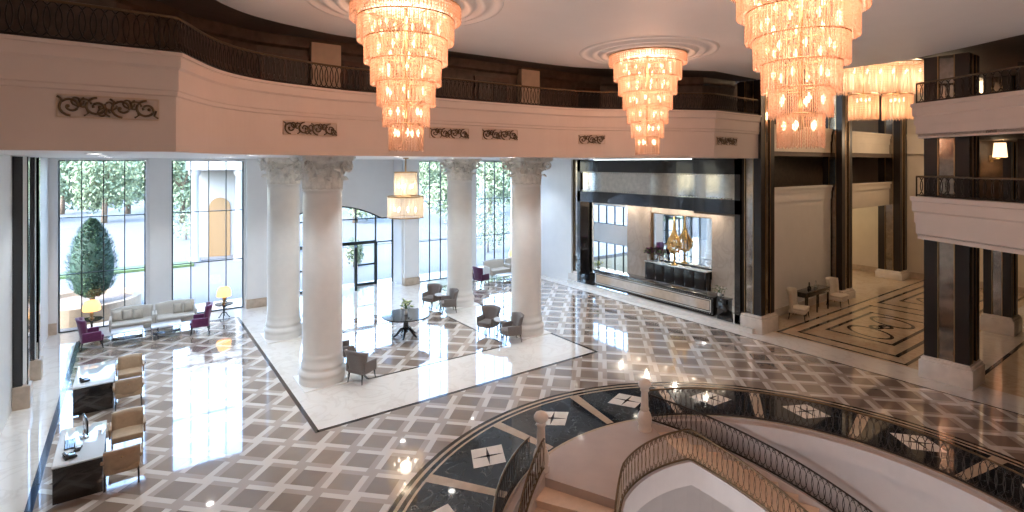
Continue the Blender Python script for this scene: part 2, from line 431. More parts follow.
# the room beyond the pillars on the right
mb.mat(7); mb.box(18.6, 34.2, -8, 16.5, -.2, .0)
mb.mat(1); mb.box(18.6, 34, 4.55, 5.7, 0, .5 * e)
mb.mat(2)
def frame(x0, x1, y0, y1, w, z=e):
    mb.box(x0, x1, y0, y0 + w, 0, z); mb.box(x0, x1, y1 - w, y1, 0, z); mb.box(x0, x0 + w, y0, y1, 0, z); mb.box(x1 - w, x1, y0, y1, 0, z)
mb.box(18.6, 34, 4.45, 4.55, 0, e)
frame(18.72, 33.0, 6.0, 9.95, .10)
for ox in (0, 6.85):
    frame(19.3 + ox, 25.45 + ox, 6.42, 9.5, .13, 1.5 * e); frame(20.4 + ox, 24.3 + ox, 6.9, 9.05, .12, 1.5 * e)
    mcx, mcy = 22.35 + ox, 7.98
    for sx in (-1, 1):
        def loop(k_): return [(mcx + sx * (.98 + .58 * k_ * math.cos(t)) + .18 * k_ * math.sin(t), mcy + .78 * k_ * math.sin(t)) for t in [2 * PI * i / 36 for i in range(36)]]
        pts, pin = loop(1.0), loop(.84)
        for i in range(36):
            j = (i + 1) % 36; mb.prism([pts[i], pts[j], pin[j], pin[i]], 0, 2 * e)
        mb.prism([(mcx + sx * .12, mcy - .06), (mcx + sx * .5, mcy - .06 - .12 * sx), (mcx + sx * .5, mcy + .06 - .12 * sx), (mcx + sx * .12, mcy + .06)], 0, 2.2 * e)
    ringpoly(.12, .24, 0, 360, 0, 2.5 * e, 20, None, mcx - .15, mcy + .1); ringpoly(.12, .24, 0, 360, 0, 2.5 * e, 20, None, mcx + .15, mcy - .1)
    mb.mat(4)
    for sg in (1, -1):
        for i in range(24):
            t0, t1 = PI * i / 24, PI * (i + 1) / 24
            o_ = lambda t, r: (mcx + sg * (1.5 - r * math.sin(t)), mcy + .75 * math.cos(t) * (1.05 if r > .6 else 1))
            mb.prism([o_(t0, .7), o_(t1, .7), o_(t1, .62), o_(t0, .62)], 0, e)
    mb.mat(2)
floor = struct(mb.build('floor', ['woven_marble_tiles', 'white_marble', 'dark_inlay', 'black_marble', 'beige_inlay', 'white_inlay', 'blue_inlay', 'alcove_marble']))

# ------------------------------------------------------------------ the stair well
mb = MB(); mb.smooth = True
zb = -3.9
n = 96
rows = [[(CX + r * math.cos(2 * PI * i / n), CY + r * math.sin(2 * PI * i / n), z) for i in range(n + 1)] for r, z in ((RI, 0.0), (RI, -.06), (RW - .06, -.06), (RW - .06, -.42), (RW + .06, -.42), (RW + .06, zb), (RW + .3, zb), (RW + .3, -.02), (RI + .02, -.02), (RI, 0))]
mb.strip(rows, False)
struct(mb.build('wall_stairwell', 'well_plaster'))
mb = MB(); mb.prism(arc(CX, CY, RW + .3, 0, 360, 64)[:-1], zb - .2, zb); struct(mb.build('floor_lower', 'white_marble'))

# ================================================================== walls
mb = MB(); mb.box(XL - .3, XL, -8, YW + .3, 0, ZC); struct(mb.build('wall_left', 'plaster'))
# window wall with four tall openings and the recessed entrance bay
WIN = [(-2.1, .46), (1.28, 3.82), (11.78, 14.32), (15.14, 17.70)]
BAY = (4.75, 10.85)
mb = MB()
xs = [XL]
for a, b in (WIN[0], WIN[1], BAY, WIN[2], WIN[3]): xs += [a, b]
xs.append(18.9)
for i in range(0, len(xs), 2): mb.box(xs[i], xs[i + 1], YW, YW + .35, 0, ZC)
for a, b in WIN: mb.box(a, b, YW, YW + .35, 6.12, ZC)
# bay: side returns, arched head
yb = 25.5
mb.box(BAY[0] - .3, BAY[0], YW + .35, yb + .25, 0, ZS + .4); mb.box(BAY[1], BAY[1] + .3, YW + .35, yb + .25, 0, ZS + .4)
xm = (BAY[0] + BAY[1]) / 2; hw = 2.4
def archz(x): return 3.30 + .68 * max(0.0, 1 - ((x - xm) / hw) ** 2) if abs(x - xm) < hw else 3.30
NA = 40
for i in range(NA):
    a = BAY[0] + (BAY[1] - BAY[0]) * i / NA; b = BAY[0] + (BAY[1] - BAY[0]) * (i + 1) / NA
    vs = [(a, archz(a)), (b, archz(b)), (b, ZS + .4), (a, ZS + .4)]
    fr = [mb.v((x, yb, z)) for x, z in vs]; bk = [mb.v((x, yb + .25, z)) for x, z in vs]
    mb.f(fr); mb.f(bk[::-1]); mb.f([fr[1], fr[0], bk[0], bk[1]])
mb.box(BAY[0], BAY[1], YW, yb + .25, ZS, ZS + .4)
struct(mb.build('wall_back', 'plaster'))
# flat piers on that wall, with stone feet
k = 0
for a, b in ((.55, 1.19), (3.9, 4.68), (10.92, 11.69), (14.42, 15.04)):
    mb = MB(); mb.box(a, b, YW - .22, YW, 0, ZS); struct(mb.build('wall_pier', 'plaster'))
    mb = MB(); mb.rbox(a - .04, b + .04, YW - .27, YW + .0, 0, .36, .012); struct(mb.build('baseboard_pier', 'plinth_stone'))
mb = MB(); mb.box(XL, -2.12, YW - .05, YW, 0, .4); mb.box(17.72, XR, YW - .05, YW, 0, .4); struct(mb.build('baseboard_back', 'plinth_stone'))

def window(num, a, b, z0, z1, cols, rows, plane, axis='y', t=.045):
    """framed glazing: frame and panes are parts of the window"""
    mb = MB()
    def bar(p0, p1, q0, q1):
        if axis == 'y': mb.box(p0, p1, plane - .04, plane + .04, q0, q1)
        else: mb.box(plane - .04, plane + .04, p0, p1, q0, q1)
    for i in range(cols + 1):
        x = a + (b - a) * i / cols; ww = t if i in (0, cols) else t * .7
        bar(x - ww / 2, x + ww / 2, z0, z1)
    for j in range(rows + 1):
        z = z0 + (z1 - z0) * j / rows; bar(a, b, z - t * .35, z + t * .35)
    o = struct(mb.build('window_%d' % num, 'window_frame_metal'))
    g = MB()
    if axis == 'y': g.box(a, b, plane - .006, plane + .006, z0, z1)
    else: g.box(plane - .006, plane + .006, a, b, z0, z1)
    g.build('pane', 'window_glass', o)
    return o
for i, (a, b) in enumerate(WIN): window(i + 1, a + .03, b - .03, .02, 6.1, 4, 3, YW + .12)
# entrance glazing under the arch
mb = MB(); y0, y1 = yb + .05, yb + .13
for x in (BAY[0] + .03, 5.87, 6.85, 7.8, 8.92, 9.93, BAY[1] - .03):
    mb.box(x - .03, x + .03, y0, y1, 0, archz(x))
for z in (2.08, 3.28): mb.box(BAY[0], BAY[1], y0, y1, z - .03, z + .03)
mb.box(5.87, 9.93, y0 - .05, y1, 2.03, 2.19)
for x in (5.87, 6.85, 8.92, 9.93): mb.box(x - .07, x + .07, y0 - .03, y1, 0, 2.1)
for x in (5.87, 8.92): mb.box(x, x + 1.0, y0, y1, 0, .12); mb.box(x, x + 1.0, y0, y1, .98, 1.06)
for i in range(NA):
    a = BAY[0] + (BAY[1] - BAY[0]) * i / NA; b = BAY[0] + (BAY[1] - BAY[0]) * (i + 1) / NA
    fr = [mb.v(p) for p in ((a, y0, archz(a) - .07), (b, y0, archz(b) - .07), (b, y0, archz(b)), (a, y0, archz(a)))]
    bk = [mb.v(p) for p in ((a, y1, archz(a) - .07), (b, y1, archz(b) - .07), (b, y1, archz(b)), (a, y1, archz(a)))]
    mb.f(fr); mb.f(bk[::-1]); mb.f([fr[0], bk[0], bk[1], fr[1]])
win_e = struct(mb.build('window_5', 'window_frame_metal'))
mb = MB(); mb.box(BAY[0], BAY[1], yb + .085, yb + .095, 2.08, 3.96)
mb.box(BAY[0], 6.85, yb + .085, yb + .095, 0, 2.08); mb.box(8.92, BAY[1], yb + .085, yb + .095, 0, 2.08)
mb.build('pane', 'window_glass', win_e)
# glass door leaves standing open
def door_leaf(num, x, y, rz, sgn):
    mb = MB(); W_ = .98 * sgn
    xa, xb = sorted((0, W_))
    mb.box(xa, xa + .13, -.05, .05, 0.02, 2.05); mb.box(xb - .13, xb, -.05, .05, 0.02, 2.05)
    mb.box(xa, xb, -.05, .05, .02, .18); mb.box(xa, xb, -.05, .05, 1.9, 2.05); mb.box(xa, xb, -.02, .02, 1.0, 1.06)
    o = struct(mb.build('door_%d' % num, 'window_frame_metal', None, (x, y, 0), rz))
    g = MB(); g.box(xa + .08, xb - .08, -.006, .006, .12, 1.96); g.build('pane', 'window_glass', o)
    h = MB(); hx = xb - .05 if sgn > 0 else xa + .05
    h.tube([(hx, -.07, .75), (hx, -.07, 1.35)], .015, 6); h.box(hx - .01, hx + .01, -.07, -.03, .8, .83); h.box(hx - .01, hx + .01, -.07, -.03, 1.27, 1.3)
    h.build('door_handle', 'chrome', o)
door_leaf(1, 6.88, yb + .02, math.radians(-70), 1)
door_leaf(2, 8.89, yb + .02, math.radians(72), -1)

# ------------------------------------------------------------------ ceilings, soffit, gallery walls
mb = MB()
edge = offset_path(PATH_L, .02) + [(18.02, 5.62), (17.95, 5.6)] + PATH_R[3:] + [(14.9, -8.2), (XL - .2, -8.2)]
mb.prism(edge, ZC, ZC + .12)
struct(mb.build('ceiling', 'ceiling_paint'))
mb = MB(); mb.box(XL - .3, 19.0, 9.4, 14.6, ZC + .12, ZC + .3); mb.box(14, 34.4, -8.3, 5.7, ZC + .12, ZC + .3); mb.box(18.0, 34.4, 5.6, 5.75, ZC + .12, 9.8)
struct(mb.build('ceiling_gallery', 'soffit_brown'))
mb = MB(); mb.box(18.0, 34.4, 5.6, 16.6, 9.75, 9.95); mb.box(18.02, 18.1, 5.6, 10.3, ZC, 9.8); struct(mb.build('ceiling_alcove', 'ceiling_paint'))
# slab over the window hall = gallery floor
mb = MB(); mb.prism(offset_path(PATH_L, -.1) + [(18.9, 10.3), (18.9, YW), (XL, YW)], ZS, ZS + .4); struct(mb.build('ceiling_window_hall', 'plaster'))
mb = MB(); sweep(mb, PATH_L, [(-.22, ZS - .02), (0, ZS - .02), (0, 7.02), (.03, 7.04), (.03, 7.10), (.05, 7.12), (.05, 7.43), (.09, 7.47), (.09, 7.63), (.12, 7.64), (.12, 7.69), (-.22, 7.69)])
struct(mb.build('wall_gallery_parapet', 'fascia_plaster'))
gw = [(XL, 11.4), (-.2, 11.4), (1.0, 13.0), (2.4, 13.6), (13.6, 13.6), (15.2, 12.7), (16.6, 11.5), (18.4, 11.4)]
mb = MB(); sweep(mb, gw, [(-.2, ZS + .4), (0, ZS + .4), (0, 8.78), (.07, 8.84), (.07, ZC + .13), (-.2, ZC + .13)])
struct(mb.build('wall_gallery', 'wall_wood'))
nn = 0
for u0, u1 in ((258, 308), (343, 362), (474, 508), (575, 600)):
    a, b = hit_y(u0, 13.58), hit_y(u1, 13.58)
    if a < 2.45: a = 2.45
    nn += 1
    mb = MB(); mb.box(a, b, 13.53, 13.6, ZS + .4, 8.62)
    o = struct(mb.build('door_%d' % (nn + 2), 'door_wood'))
    mb = MB(); c = (a + b) / 2
    mb.box(a + .1, c - .03, 13.5, 13.54, ZS + .55, 8.5); mb.box(c + .03, b - .1, 13.5, 13.54, ZS + .55, 8.5); mb.build('panel', 'dark_wood', o)
    mb = MB(); mb.tube([(c - .06, 13.47, 7.5), (c - .06, 13.47, 7.8)], .015, 6); mb.build('door_handle', 'brass_trim', o)
for u in (326, 530):
    c = hit_y(u, 13.4)
    mb = MB(); mb.box(c - .36, c + .36, 13.36, 13.62, ZS + .4, ZC); struct(mb.build('wall_pilaster', 'pilaster_stone'))

# ------------------------------------------------------------------ right side balconies, floors and rear walls
def balcony(z0, z1):
    h = z1 - z0
    mb = MB(); sweep(mb, PATH_R, [(-.22, z0), (.0, z0), (.0, z0 + .12 * h), (.035, z0 + .12 * h), (.035, z0 + .38 * h), (.07, z0 + .38 * h), (.07, z0 + .62 * h), (.11, z0 + .66 * h), (.11, z0 + .88 * h), (.15, z0 + .90 * h), (.15, z1), (-.22, z1)])
    return struct(mb.build('wall_balcony', 'fascia_plaster'))
balcony(6.70, 7.67); balcony(3.90, 5.08)
for z in (4.0, 6.75):
    mb = MB(); mb.prism(PATH_R + [(14.9, -8), (26, -8), (26, 5.55), (21.4, 5.55)], z, z + .3); struct(mb.build('floor_balcony', 'soffit_brown'))
mb = MB(); mb.box(25.95, 26.2, -8, 4.4, 0, 9.2); struct(mb.build('wall_right', 'wall_wood'))
mb = MB(); mb.box(21.9, 22.1, -8, 4.2, 4.3, 9.1); struct(mb.build('wall_balcony_rear', 'wall_wood'))
# alcove walls: pale parapets with dark galleries between
def alcove_band(z0, z1, lip=True):
    mb = MB()
    for (a, b, y) in ((18.9, 25.2, 10.95), (26.3, 33.1, 11.1)):
        mb.box(a, b, y, y + .25, z0, z1)
        if lip:
            mb.box(a, b, y - .10, y + .25, z1 - .10, z1); mb.box(a, b, y - .06, y + .02, z1 - .24, z1 - .10); mb.box(a, b, y - .03, y + .02, z1 - .55, z1 - .24)
    mb.box(33.0, 33.25, 4, 11.1, z0, z1)
    if lip: mb.box(32.92, 33.02, 4, 11.1, z1 - .10, z1); mb.box(32.96, 33.02, 4, 11.1, z1 - .3, z1 - .1)
    return struct(mb.build('wall_alcove_parapet', 'alcove_plaster'))
mb = MB(); mb.box(18.9, 25.2, 10.95, 11.2, 0, 5.05); mb.box(18.9, 25.2, 10.85, 11.0, 4.95, 5.05); mb.box(18.9, 25.2, 10.89, 11.0, 4.8, 4.95); mb.box(18.9, 25.2, 10.92, 11.0, 4.45, 4.8)
struct(mb.build('wall_alcove_side', 'plaster'))
mb = MB(); mb.box(33.4, 33.7, -8, 16.5, 0, 9.8); mb.box(25.3, 33.6, 15.8, 16.2, 0, 4.2); mb.box(25.2, 25.4, 11.2, 16, 0, 4.2); struct(mb.build('wall_alcove_end', 'alcove_plaster'))
alcove_band(6.48, 7.52); 
mb = MB()
mb.box(26.3, 33.1, 11.1, 11.35, 3.85, 5.05); mb.box(26.3, 33.1, 11.0, 11.35, 4.95, 5.05); mb.box(26.3, 33.1, 11.05, 11.2, 4.7, 4.95); struct(mb.build('wall_alcove_mezzanine', 'alcove_plaster'))
mb = MB(); mb.box(18.9, 33.6, 13.4, 13.6, 4.2, 9.8); struct(mb.build('wall_alcove_rear', 'wall_wood'))
mb = MB(); mb.box(18.9, 33.5, 11.0, 13.5, 6.3, 6.5); mb.box(26.2, 33.5, 11.2, 16.0, 3.95, 4.15); mb.box(18.9, 26.2, 11.2, 13.5, 3.95, 4.15); struct(mb.build('floor_alcove_gallery', 'soffit_brown'))
mb = MB(); mb.box(25.3, 33.4, 15.74, 15.8, 0, .3); mb.box(33.33, 33.4, 4, 15.8, 0, .3); struct(mb.build('baseboard_alcove', 'plinth_stone'))
mb = MB(); mb.box(19.0, 25.25, 10.90, 10.96, 0, .28); struct(mb.build('baseboard_side', 'marble_plinth'))
# rear of the hall (behind the viewpoint)
mb = MB(); mb.box(XL, 34.4, -8.3, -8, 0, ZC + .2)
struct(mb.build('wall_front', 'plaster'))

# ------------------------------------------------------------------ right wall round the reception recess
RY0, RY1 = 11.05, 19.3
mb = MB()
mb.box(XR, XR + .3, 19.95, YW, 0, ZS); mb.box(XR + .6, XR + .9, 19.3, 19.95, 0, ZS)
struct(mb.build('wall_right_window_end', 'plaster'))
mb = MB(); mb.box(XR + .0, 18.75, RY1, RY1 + .18, 0, 5.0); mb.box(XR + .0, 18.75, RY0 - .18, RY0, 0, 5.0)
mb.box(XR, 18.75, RY0, RY1, 4.14, 4.6); mb.box(XR + .12, XR + .3, RY0, RY1, 4.6, 5.65)
mb.box(XR - .03, XR + .2, RY0 - .2, RY1 + .2, 5.60, ZS - .04); mb.box(XR - .03, XR + .2, RY0 - .2, RY1 + .2, 4.14, 4.66)
mb.box(XR - .03, XR + .2, RY1 - .02, RY1 + .2, 0, ZS - .04); mb.box(XR - .03, XR + .2, RY0 - .2, RY0 + .02, 0, ZS - .04)
struct(mb.build('trim_reception_portal', 'black_lacquer'))
mir = MB(); mir.box(XR + .06, XR + .12, RY0, RY1, 4.66, 5.6)
o = tag(mir.build('mirror', 'antique_mirror'), 'long mirror band set in the black portal above the reception counter', 'mirror')
mb = MB()
for z in (4.69, 5.57):
    y = RY0 + .06
    while y < RY1:
        mb.ball((XR + .035, y, z), .026, 6, 4); y += .135
mb.build('bead_trim', 'crystal_white', o)['kind'] = 'stuff'
# recess shell
XB = 20.75
mb = MB()
mb.box(XB, XB + .2, 11.0, 18.5, 0, 4.4); mb.box(XB, XB + .2, 18.5, 22.2, 1.75, 2.75); mb.box(XB, XB + .2, 21.6, 22.2, 0, 4.4); mb.box(XB, XB + .2, 18.5, 22.2, 3.75, 4.4)
mb.box(18.75, XB + .2, 22.0, 22.2, 0, 4.4); mb.box(18.75, XB + .2, 11.0, 11.05, 0, 4.4); mb.box(18.75, XB + .2, 11.0, 22.2, 4.14, 4.4)
struct(mb.build('wall_recess', 'plaster'))
window(6, 18.55, 21.55, 2.77, 3.74, 5, 1, XB + .1, 'x'); window(7, 18.55, 21.55, .03, 1.73, 5, 1, XB + .1, 'x')
for (a, b) in ((17.15, 18.6), (12.3, 13.75)):
    mb = MB(); mb.box(XB - .22, XB + .02, a, b, 0, 4.14); struct(mb.build('wall_stone_pier', 'stone_wall_marble'))
mb = MB(); mb.box(XB - .16, XB + .02, 13.75, 17.15, 3.62, 4.14); mb.box(XB - .16, XB + .0, 11.05, 12.3, 0, 4.14); struct(mb.build('wall_stone_head', 'stone_wall_marble'))
mb = MB()
for i in range(5):
    a = 13.77 + i * .674; mb.box(XB - .06, XB - .02, a + .012, a + .66, .9, 3.6)
o = tag(mb.build('mirror', 'mirror'), 'tall panelled mirror behind the gold ornament in the reception recess', 'mirror')
mb = MB(); mb.box(XB - .10, XB - .0, 13.75, 13.79, .9, 3.62); mb.box(XB - .10, XB, 17.11, 17.15, .9, 3.62); mb.box(XB - .1, XB, 13.75, 17.15, 3.58, 3.63)
mb.build('frame', 'brass_trim', o)
mb = MB(); mb.box(18.7, XB, 10.9, 22.1, -.2, .004); struct(mb.build('floor_recess', 'white_marble'))
mb = MB(); mb.box(XR + .0, 18.75, RY1 - .35, RY1 + .2, 0, .62); mb.box(XR, 18.75, RY0 - .2, RY0 + .75, 0, .30); struct(mb.build('trim_portal_plinth', 'black_lacquer'))
mb = MB(); mb.box(17.78, XR + .02, 10.3, 20.1, 0, .16); struct(mb.build('baseboard_reception', 'marble_plinth'))

# ================================================================== THINGS: architecture
# ---- Corinthian columns
def column_parts():
    root = thing('column', 'x', 'column')
    b = MB(); b.box(-.64, .64, -.64, .64, 0, .02)
    b.lathe([(.62, .02), (.62, .16), (.60, .20), (.63, .25), (.63, .32), (.58, .37), (.555, .42), (.575, .46), (.575, .52), (.54, .57), (.535, .70), (.545, .74), (.535, .78), (.53, .84)], 40)
    b.build('base', 'column_stone', root)
    b = MB(); b.lathe([(.53, .84), (.53, 3.0), (.515, 5.15), (.50, 5.22), (.535, 5.24), (.535, 5.29), (.50, 5.31)], 40); b.build('shaft', 'column_stone', root)
    c = MB(); z0 = 5.30
    c.lathe([(.49, z0), (.49, z0 + .35), (.53, z0 + .55), (.62, z0 + .72), (.66, z0 + .76)], 32)
    def leaf(ang, h, w_, r0, curl):
        M = RZ(ang)
        rows = []; back = []
        n_ = 7
        for i in range(n_ + 1):
            t = i / n_
            r = r0 + .02 + .05 * t + curl * max(0, t - .55) ** 1.6 * 2.2
            z = z0 + h * (math.sin(min(1, t / .85) * PI / 2)) - (.10 * max(0, t - .85) / .15)
            ww = w_ * (1 - .25 * t) * (1 if t < .75 else math.cos((t - .75) / .25 * PI / 2 * .9)) + .01
            ww *= 1 + .16 * math.sin(t * 5 * PI)
            row = []; bk = []
            for j in range(5):
                x = (j - 2) / 2
                rr = r - .035 * abs(x) + (.02 if j == 2 else 0)
                a = x * ww / rr
                row.append(M @ Vector((rr * math.cos(a), rr * math.sin(a), z))); rb = rr - .03
                bk.append(M @ Vector((rb * math.cos(a), rb * math.sin(a), z - .01)))
            rows.append(row); back.append(bk)
        c.slab(rows, back)
    for k_ in range(8): leaf(k_ * PI / 4, .34, .17, .49, .26)
    for k_ in range(8): leaf(k_ * PI / 4 + PI / 8, .56, .16, .50, .26)
    for k_ in range(4):
        a = PI / 4 + k_ * PI / 2; M = RZ(a)
        for sd in (-1, 1):
            pts = []
            for i in range(26):
                t = i / 25; th = t * 2.4 * PI; rad = .15 * (1 - .75 * t)
                pts.append(M @ Vector((.74 + rad * math.sin(th) * .9, sd * (.05 + .02 * t), z0 + .62 + rad * math.cos(th))))
            c.tube([M @ Vector((.55, sd * .16, z0 + .42)), M @ Vector((.62, sd * .11, z0 + .66))] + pts, .035, 6)
        M2 = RZ(k_ * PI / 2)
        for sd in (-1, 1):
            pts = [M2 @ Vector((.60 + .02 * math.sin(t * PI), sd * (.08 + .07 * (1 - .6 * t) * math.cos(t * 2 * PI)), z0 + .60 + .07 * (1 - .6 * t) * math.sin(t * 2 * PI))) for t in [i / 14 for i in range(15)]]
            c.tube(pts, .022, 5)
        c.at(M2).ball((.70, 0, z0 + .80), .07, 8, 6); c.at()
    ab = []
    for k_ in range(4):
        a = PI / 4 + k_ * PI / 2
        for da in (-.055, .055): ab.append((.93 * math.cos(a + da), .93 * math.sin(a + da)))
        for i in range(1, 8):
            t = i / 8; a0, a1 = a + .055, a + PI / 2 - .055
            x = .93 * (math.cos(a0) * (1 - t) + math.cos(a1) * t); y = .93 * (math.sin(a0) * (1 - t) + math.sin(a1) * t)
            kk = 1 - .10 * math.sin(t * PI); ab.append((x * kk, y * kk))
    c.prism(ab, z0 + .77, z0 + .84); c.prism([(x * 1.04, y * 1.04) for x, y in ab], z0 + .84, ZS - .003)
    c.build('capital', 'capital_stone', root)
    return root
col = column_parts()
G = 'columns round the entrance square'
for i, (x, y, l) in enumerate(((4.33, 15.1, 'white Corinthian column standing nearest, grey wing chair at its foot'), (4.33, 19.75, 'white Corinthian column half hidden behind the nearest column'), (11.42, 19.8, 'white Corinthian column furthest back, between the two window strips'), (11.45, 15.12, 'white Corinthian column beside the two chairs nearest the reception'))):
    if i == 0: o = col; o.location = (x, y, 0); o['label'] = l; o['group'] = G
    else: o = dup(col, (x, y, 0), 0, l, G)

# ---- square dark pillars with a mirror strip on each face
def pillar(x0, x1, y0, y1, ztop, label, plinth_h=.62, group='dark pillars with mirror strips'):
    cx, cy = (x0 + x1) / 2, (y0 + y1) / 2
    r = thing('pillar', label, 'pillar', (cx, cy, 0), 0, group)
    hx, hy = (x1 - x0) / 2, (y1 - y0) / 2
    b = MB(); b.rbox(-hx - .10, hx + .10, -hy - .10, hy + .10, 0, plinth_h - .12, .012); b.rbox(-hx - .06, hx + .06, -hy - .06, hy + .06, plinth_h - .13, plinth_h - .04, .012); b.box(-hx - .02, hx + .02, -hy - .02, hy + .02, plinth_h - .05, plinth_h)
    b.build('plinth', 'marble_plinth', r)
    b = MB(); z0 = plinth_h
    b.box(-hx + .05, hx - .05, -hy + .05, hy - .05, z0, ztop)
    fx, fy = hx * .36, hy * .36
    for sx in (-1, 1):
        for sy in (-1, 1):
            xa, xb = sorted((sx * fx, sx * hx)); ya, yb_ = sorted((sy * fy, sy * hy)); b.box(xa, xb, ya, yb_, z0, ztop)
    b.build('body', 'dark_wood', r)
    for s in (-1, 1):
        b = MB(); xa, xb = sorted((s * (hx - .05), s * (hx - .035))); b.box(xa, xb, -fy, fy, z0, ztop); b.build('mirror_strip', 'strip_mirror', r)
        b = MB(); ya, yb_ = sorted((s * (hy - .05), s * (hy - .035))); b.box(-fx, fx, ya, yb_, z0, ztop); b.build('mirror_strip', 'strip_mirror', r)
    b = MB()
    for sx in (-1, 1):
        for sy in (-1, 1):
            for q in (fx,): b.box(sx * q - .012, sx * q + .012, sy * (hy + .004) - .008, sy * (hy + .004) + .008, z0, ztop)
            for q in (fy,): b.box(sx * (hx + .004) - .008, sx * (hx + .004) + .008, sy * q - .012, sy * q + .012, z0, ztop)
    b.build('edge_trim', 'brass_trim', r)
    return r
pillar(18.02, 18.92, 10.12, 11.02, ZC, 'dark pillar with mirror strip joining the reception portal and the white alcove wall')
pillar(18.05, 18.75, 19.35, 20.1, ZS, 'narrow dark pillar at the far end of the reception portal')
pillar(18.12, 19.0, 4.42, 5.42, ZC, 'free-standing dark pillar on a white marble foot below the lower balcony')
pillar(25.25, 26.25, 10.5, 11.3, 9.7, 'dark pillar behind the pale alcove chair and console', .45)
pillar(24.95, 25.85, 4.95, 5.7, 9.7, 'dark pillar behind the free-standing one, at the right edge')
pillar(32.1, 33.0, 10.6, 11.6, 9.7, 'furthest dark pillar, against the end wall of the alcove', .45)
# wall pilasters at the far left
for i, (u0, u1, l) in enumerate(((12, 20.5, 'black wall pilaster with mirror strip nearest the left edge'), (26, 33, 'black wall pilaster with mirror strip nearer the window'))):
    c = hit_x(u0, XL) + .15; h = .15; dp = .01 + (u1 - u0) / 532 * c * .98
    r = thing('pilaster', l, 'pilaster', (XL, c, 0), 0, 'pilasters on the left wall')
    b = MB(); b.rbox(0.005, dp + .05, -h - .06, h + .06, 0, .55, .012); b.build('plinth', 'plinth_stone', r)
    b = MB(); b.box(0.005, dp * .62, -h, h, .55, ZS - .03); b.box(.005, dp, -h + .06, h, .55, ZS - .03); b.build('body', 'black_lacquer', r)
    b = MB(); b.box(dp * .66, dp * .92, -h + .045, -h + .062, .55, ZS - .03); b.build('mirror_strip', 'mirror', r)
# ---- railings
def resample(P, step):
    P = [Vector(p) for p in P]; out = [P[0]]; acc = 0.0; last = P[0]
    L = [0]
    for a, b in zip(P, P[1:]): L.append(L[-1] + (Vector((b.x - a.x, b.y - a.y, b.z - a.z))).length)
    n = max(2, int(round(L[-1] / step)))
    def at(s):
        s = max(0, min(L[-1], s)); i = 0
        while i < len(L) - 2 and L[i + 1] < s: i += 1
        t = (s - L[i]) / max(1e-9, L[i + 1] - L[i]); return P[i].lerp(P[i + 1], t)
    return at, L[-1]
def railing(name, label, P, h, matl='black_iron', top='bronze_iron', step=.16, hw=.12, r=.011, group=None, posts=(), circles=True, rail_r=.024, phase=0.0):
    root = thing(name, label, 'railing', (0, 0, 0), 0, group)
    at, L = resample(P, .1)
    ns = max(8, int(L / .12))
    def line(z): return [at(L * i / ns) + Vector((0, 0, z)) for i in range(ns + 1)]
    b = MB(); b.tube(line(h), rail_r, 8); b.build('handrail', top, root)
    b = MB(); b.tube(line(.035), .017, 6); b.build('bottom_rail', matl, root)
    b = MB(); m = int((L - .1) / step)
    zc, hz = (h + .035) / 2, (h - .06) / 2
    for k_ in range(m + 1):
        s0 = .05 + (L - .1) * k_ / max(1, m)
        pts = []
        for i in range(14):
            t = 2 * PI * i / 14; pts.append(at(s0 + hw * math.cos(t)) + Vector((0, 0, zc + hz * math.sin(t))))
        b.tube(pts, r, 4, True)
        if circles and k_ % 1 == 0:
            for zz in (.09, h - .06):
                b.tube([at(s0 + step / 2 + .038 * math.cos(2 * PI * i / 7)) + Vector((0, 0, zz + .038 * math.sin(2 * PI * i / 7))) for i in range(7)], r * .8, 3, True)
    b.build('scrollwork', matl, root)
    for s in posts:
        p = at(L * s); b = MB(); b.tube([p, p + Vector((0, 0, h))], .02, 6); b.build('post', matl, root)
    return root
PL3 = [(x, y, 7.69) for x, y in PATH_L]
i0 = 1
railing('gallery_railing', 'dark iron gallery railing above the curved parapet on the left', [(x, y, 7.69) for x, y in offset_path(PATH_L, .04)[:-1]] + [(17.95, 10.2, 7.69)], .54, step=.125, hw=.10, r=.011, posts=(.0, .13, .999), circles=False)
PR = offset_path(PATH_R, .02)[1:]
railing('balcony_railing', 'dark iron railing on the upper white balcony', [(x, y, 7.67) for x, y in PR], .56, step=.19, hw=.13, r=.012, group=None, posts=(0, .999), circles=True)
railing('balcony_railing', 'dark iron railing on the lower white balcony', [(x, y, 5.08) for x, y in PR], .56, step=.19, hw=.13, r=.012, group=None, posts=(0, .999), circles=True)

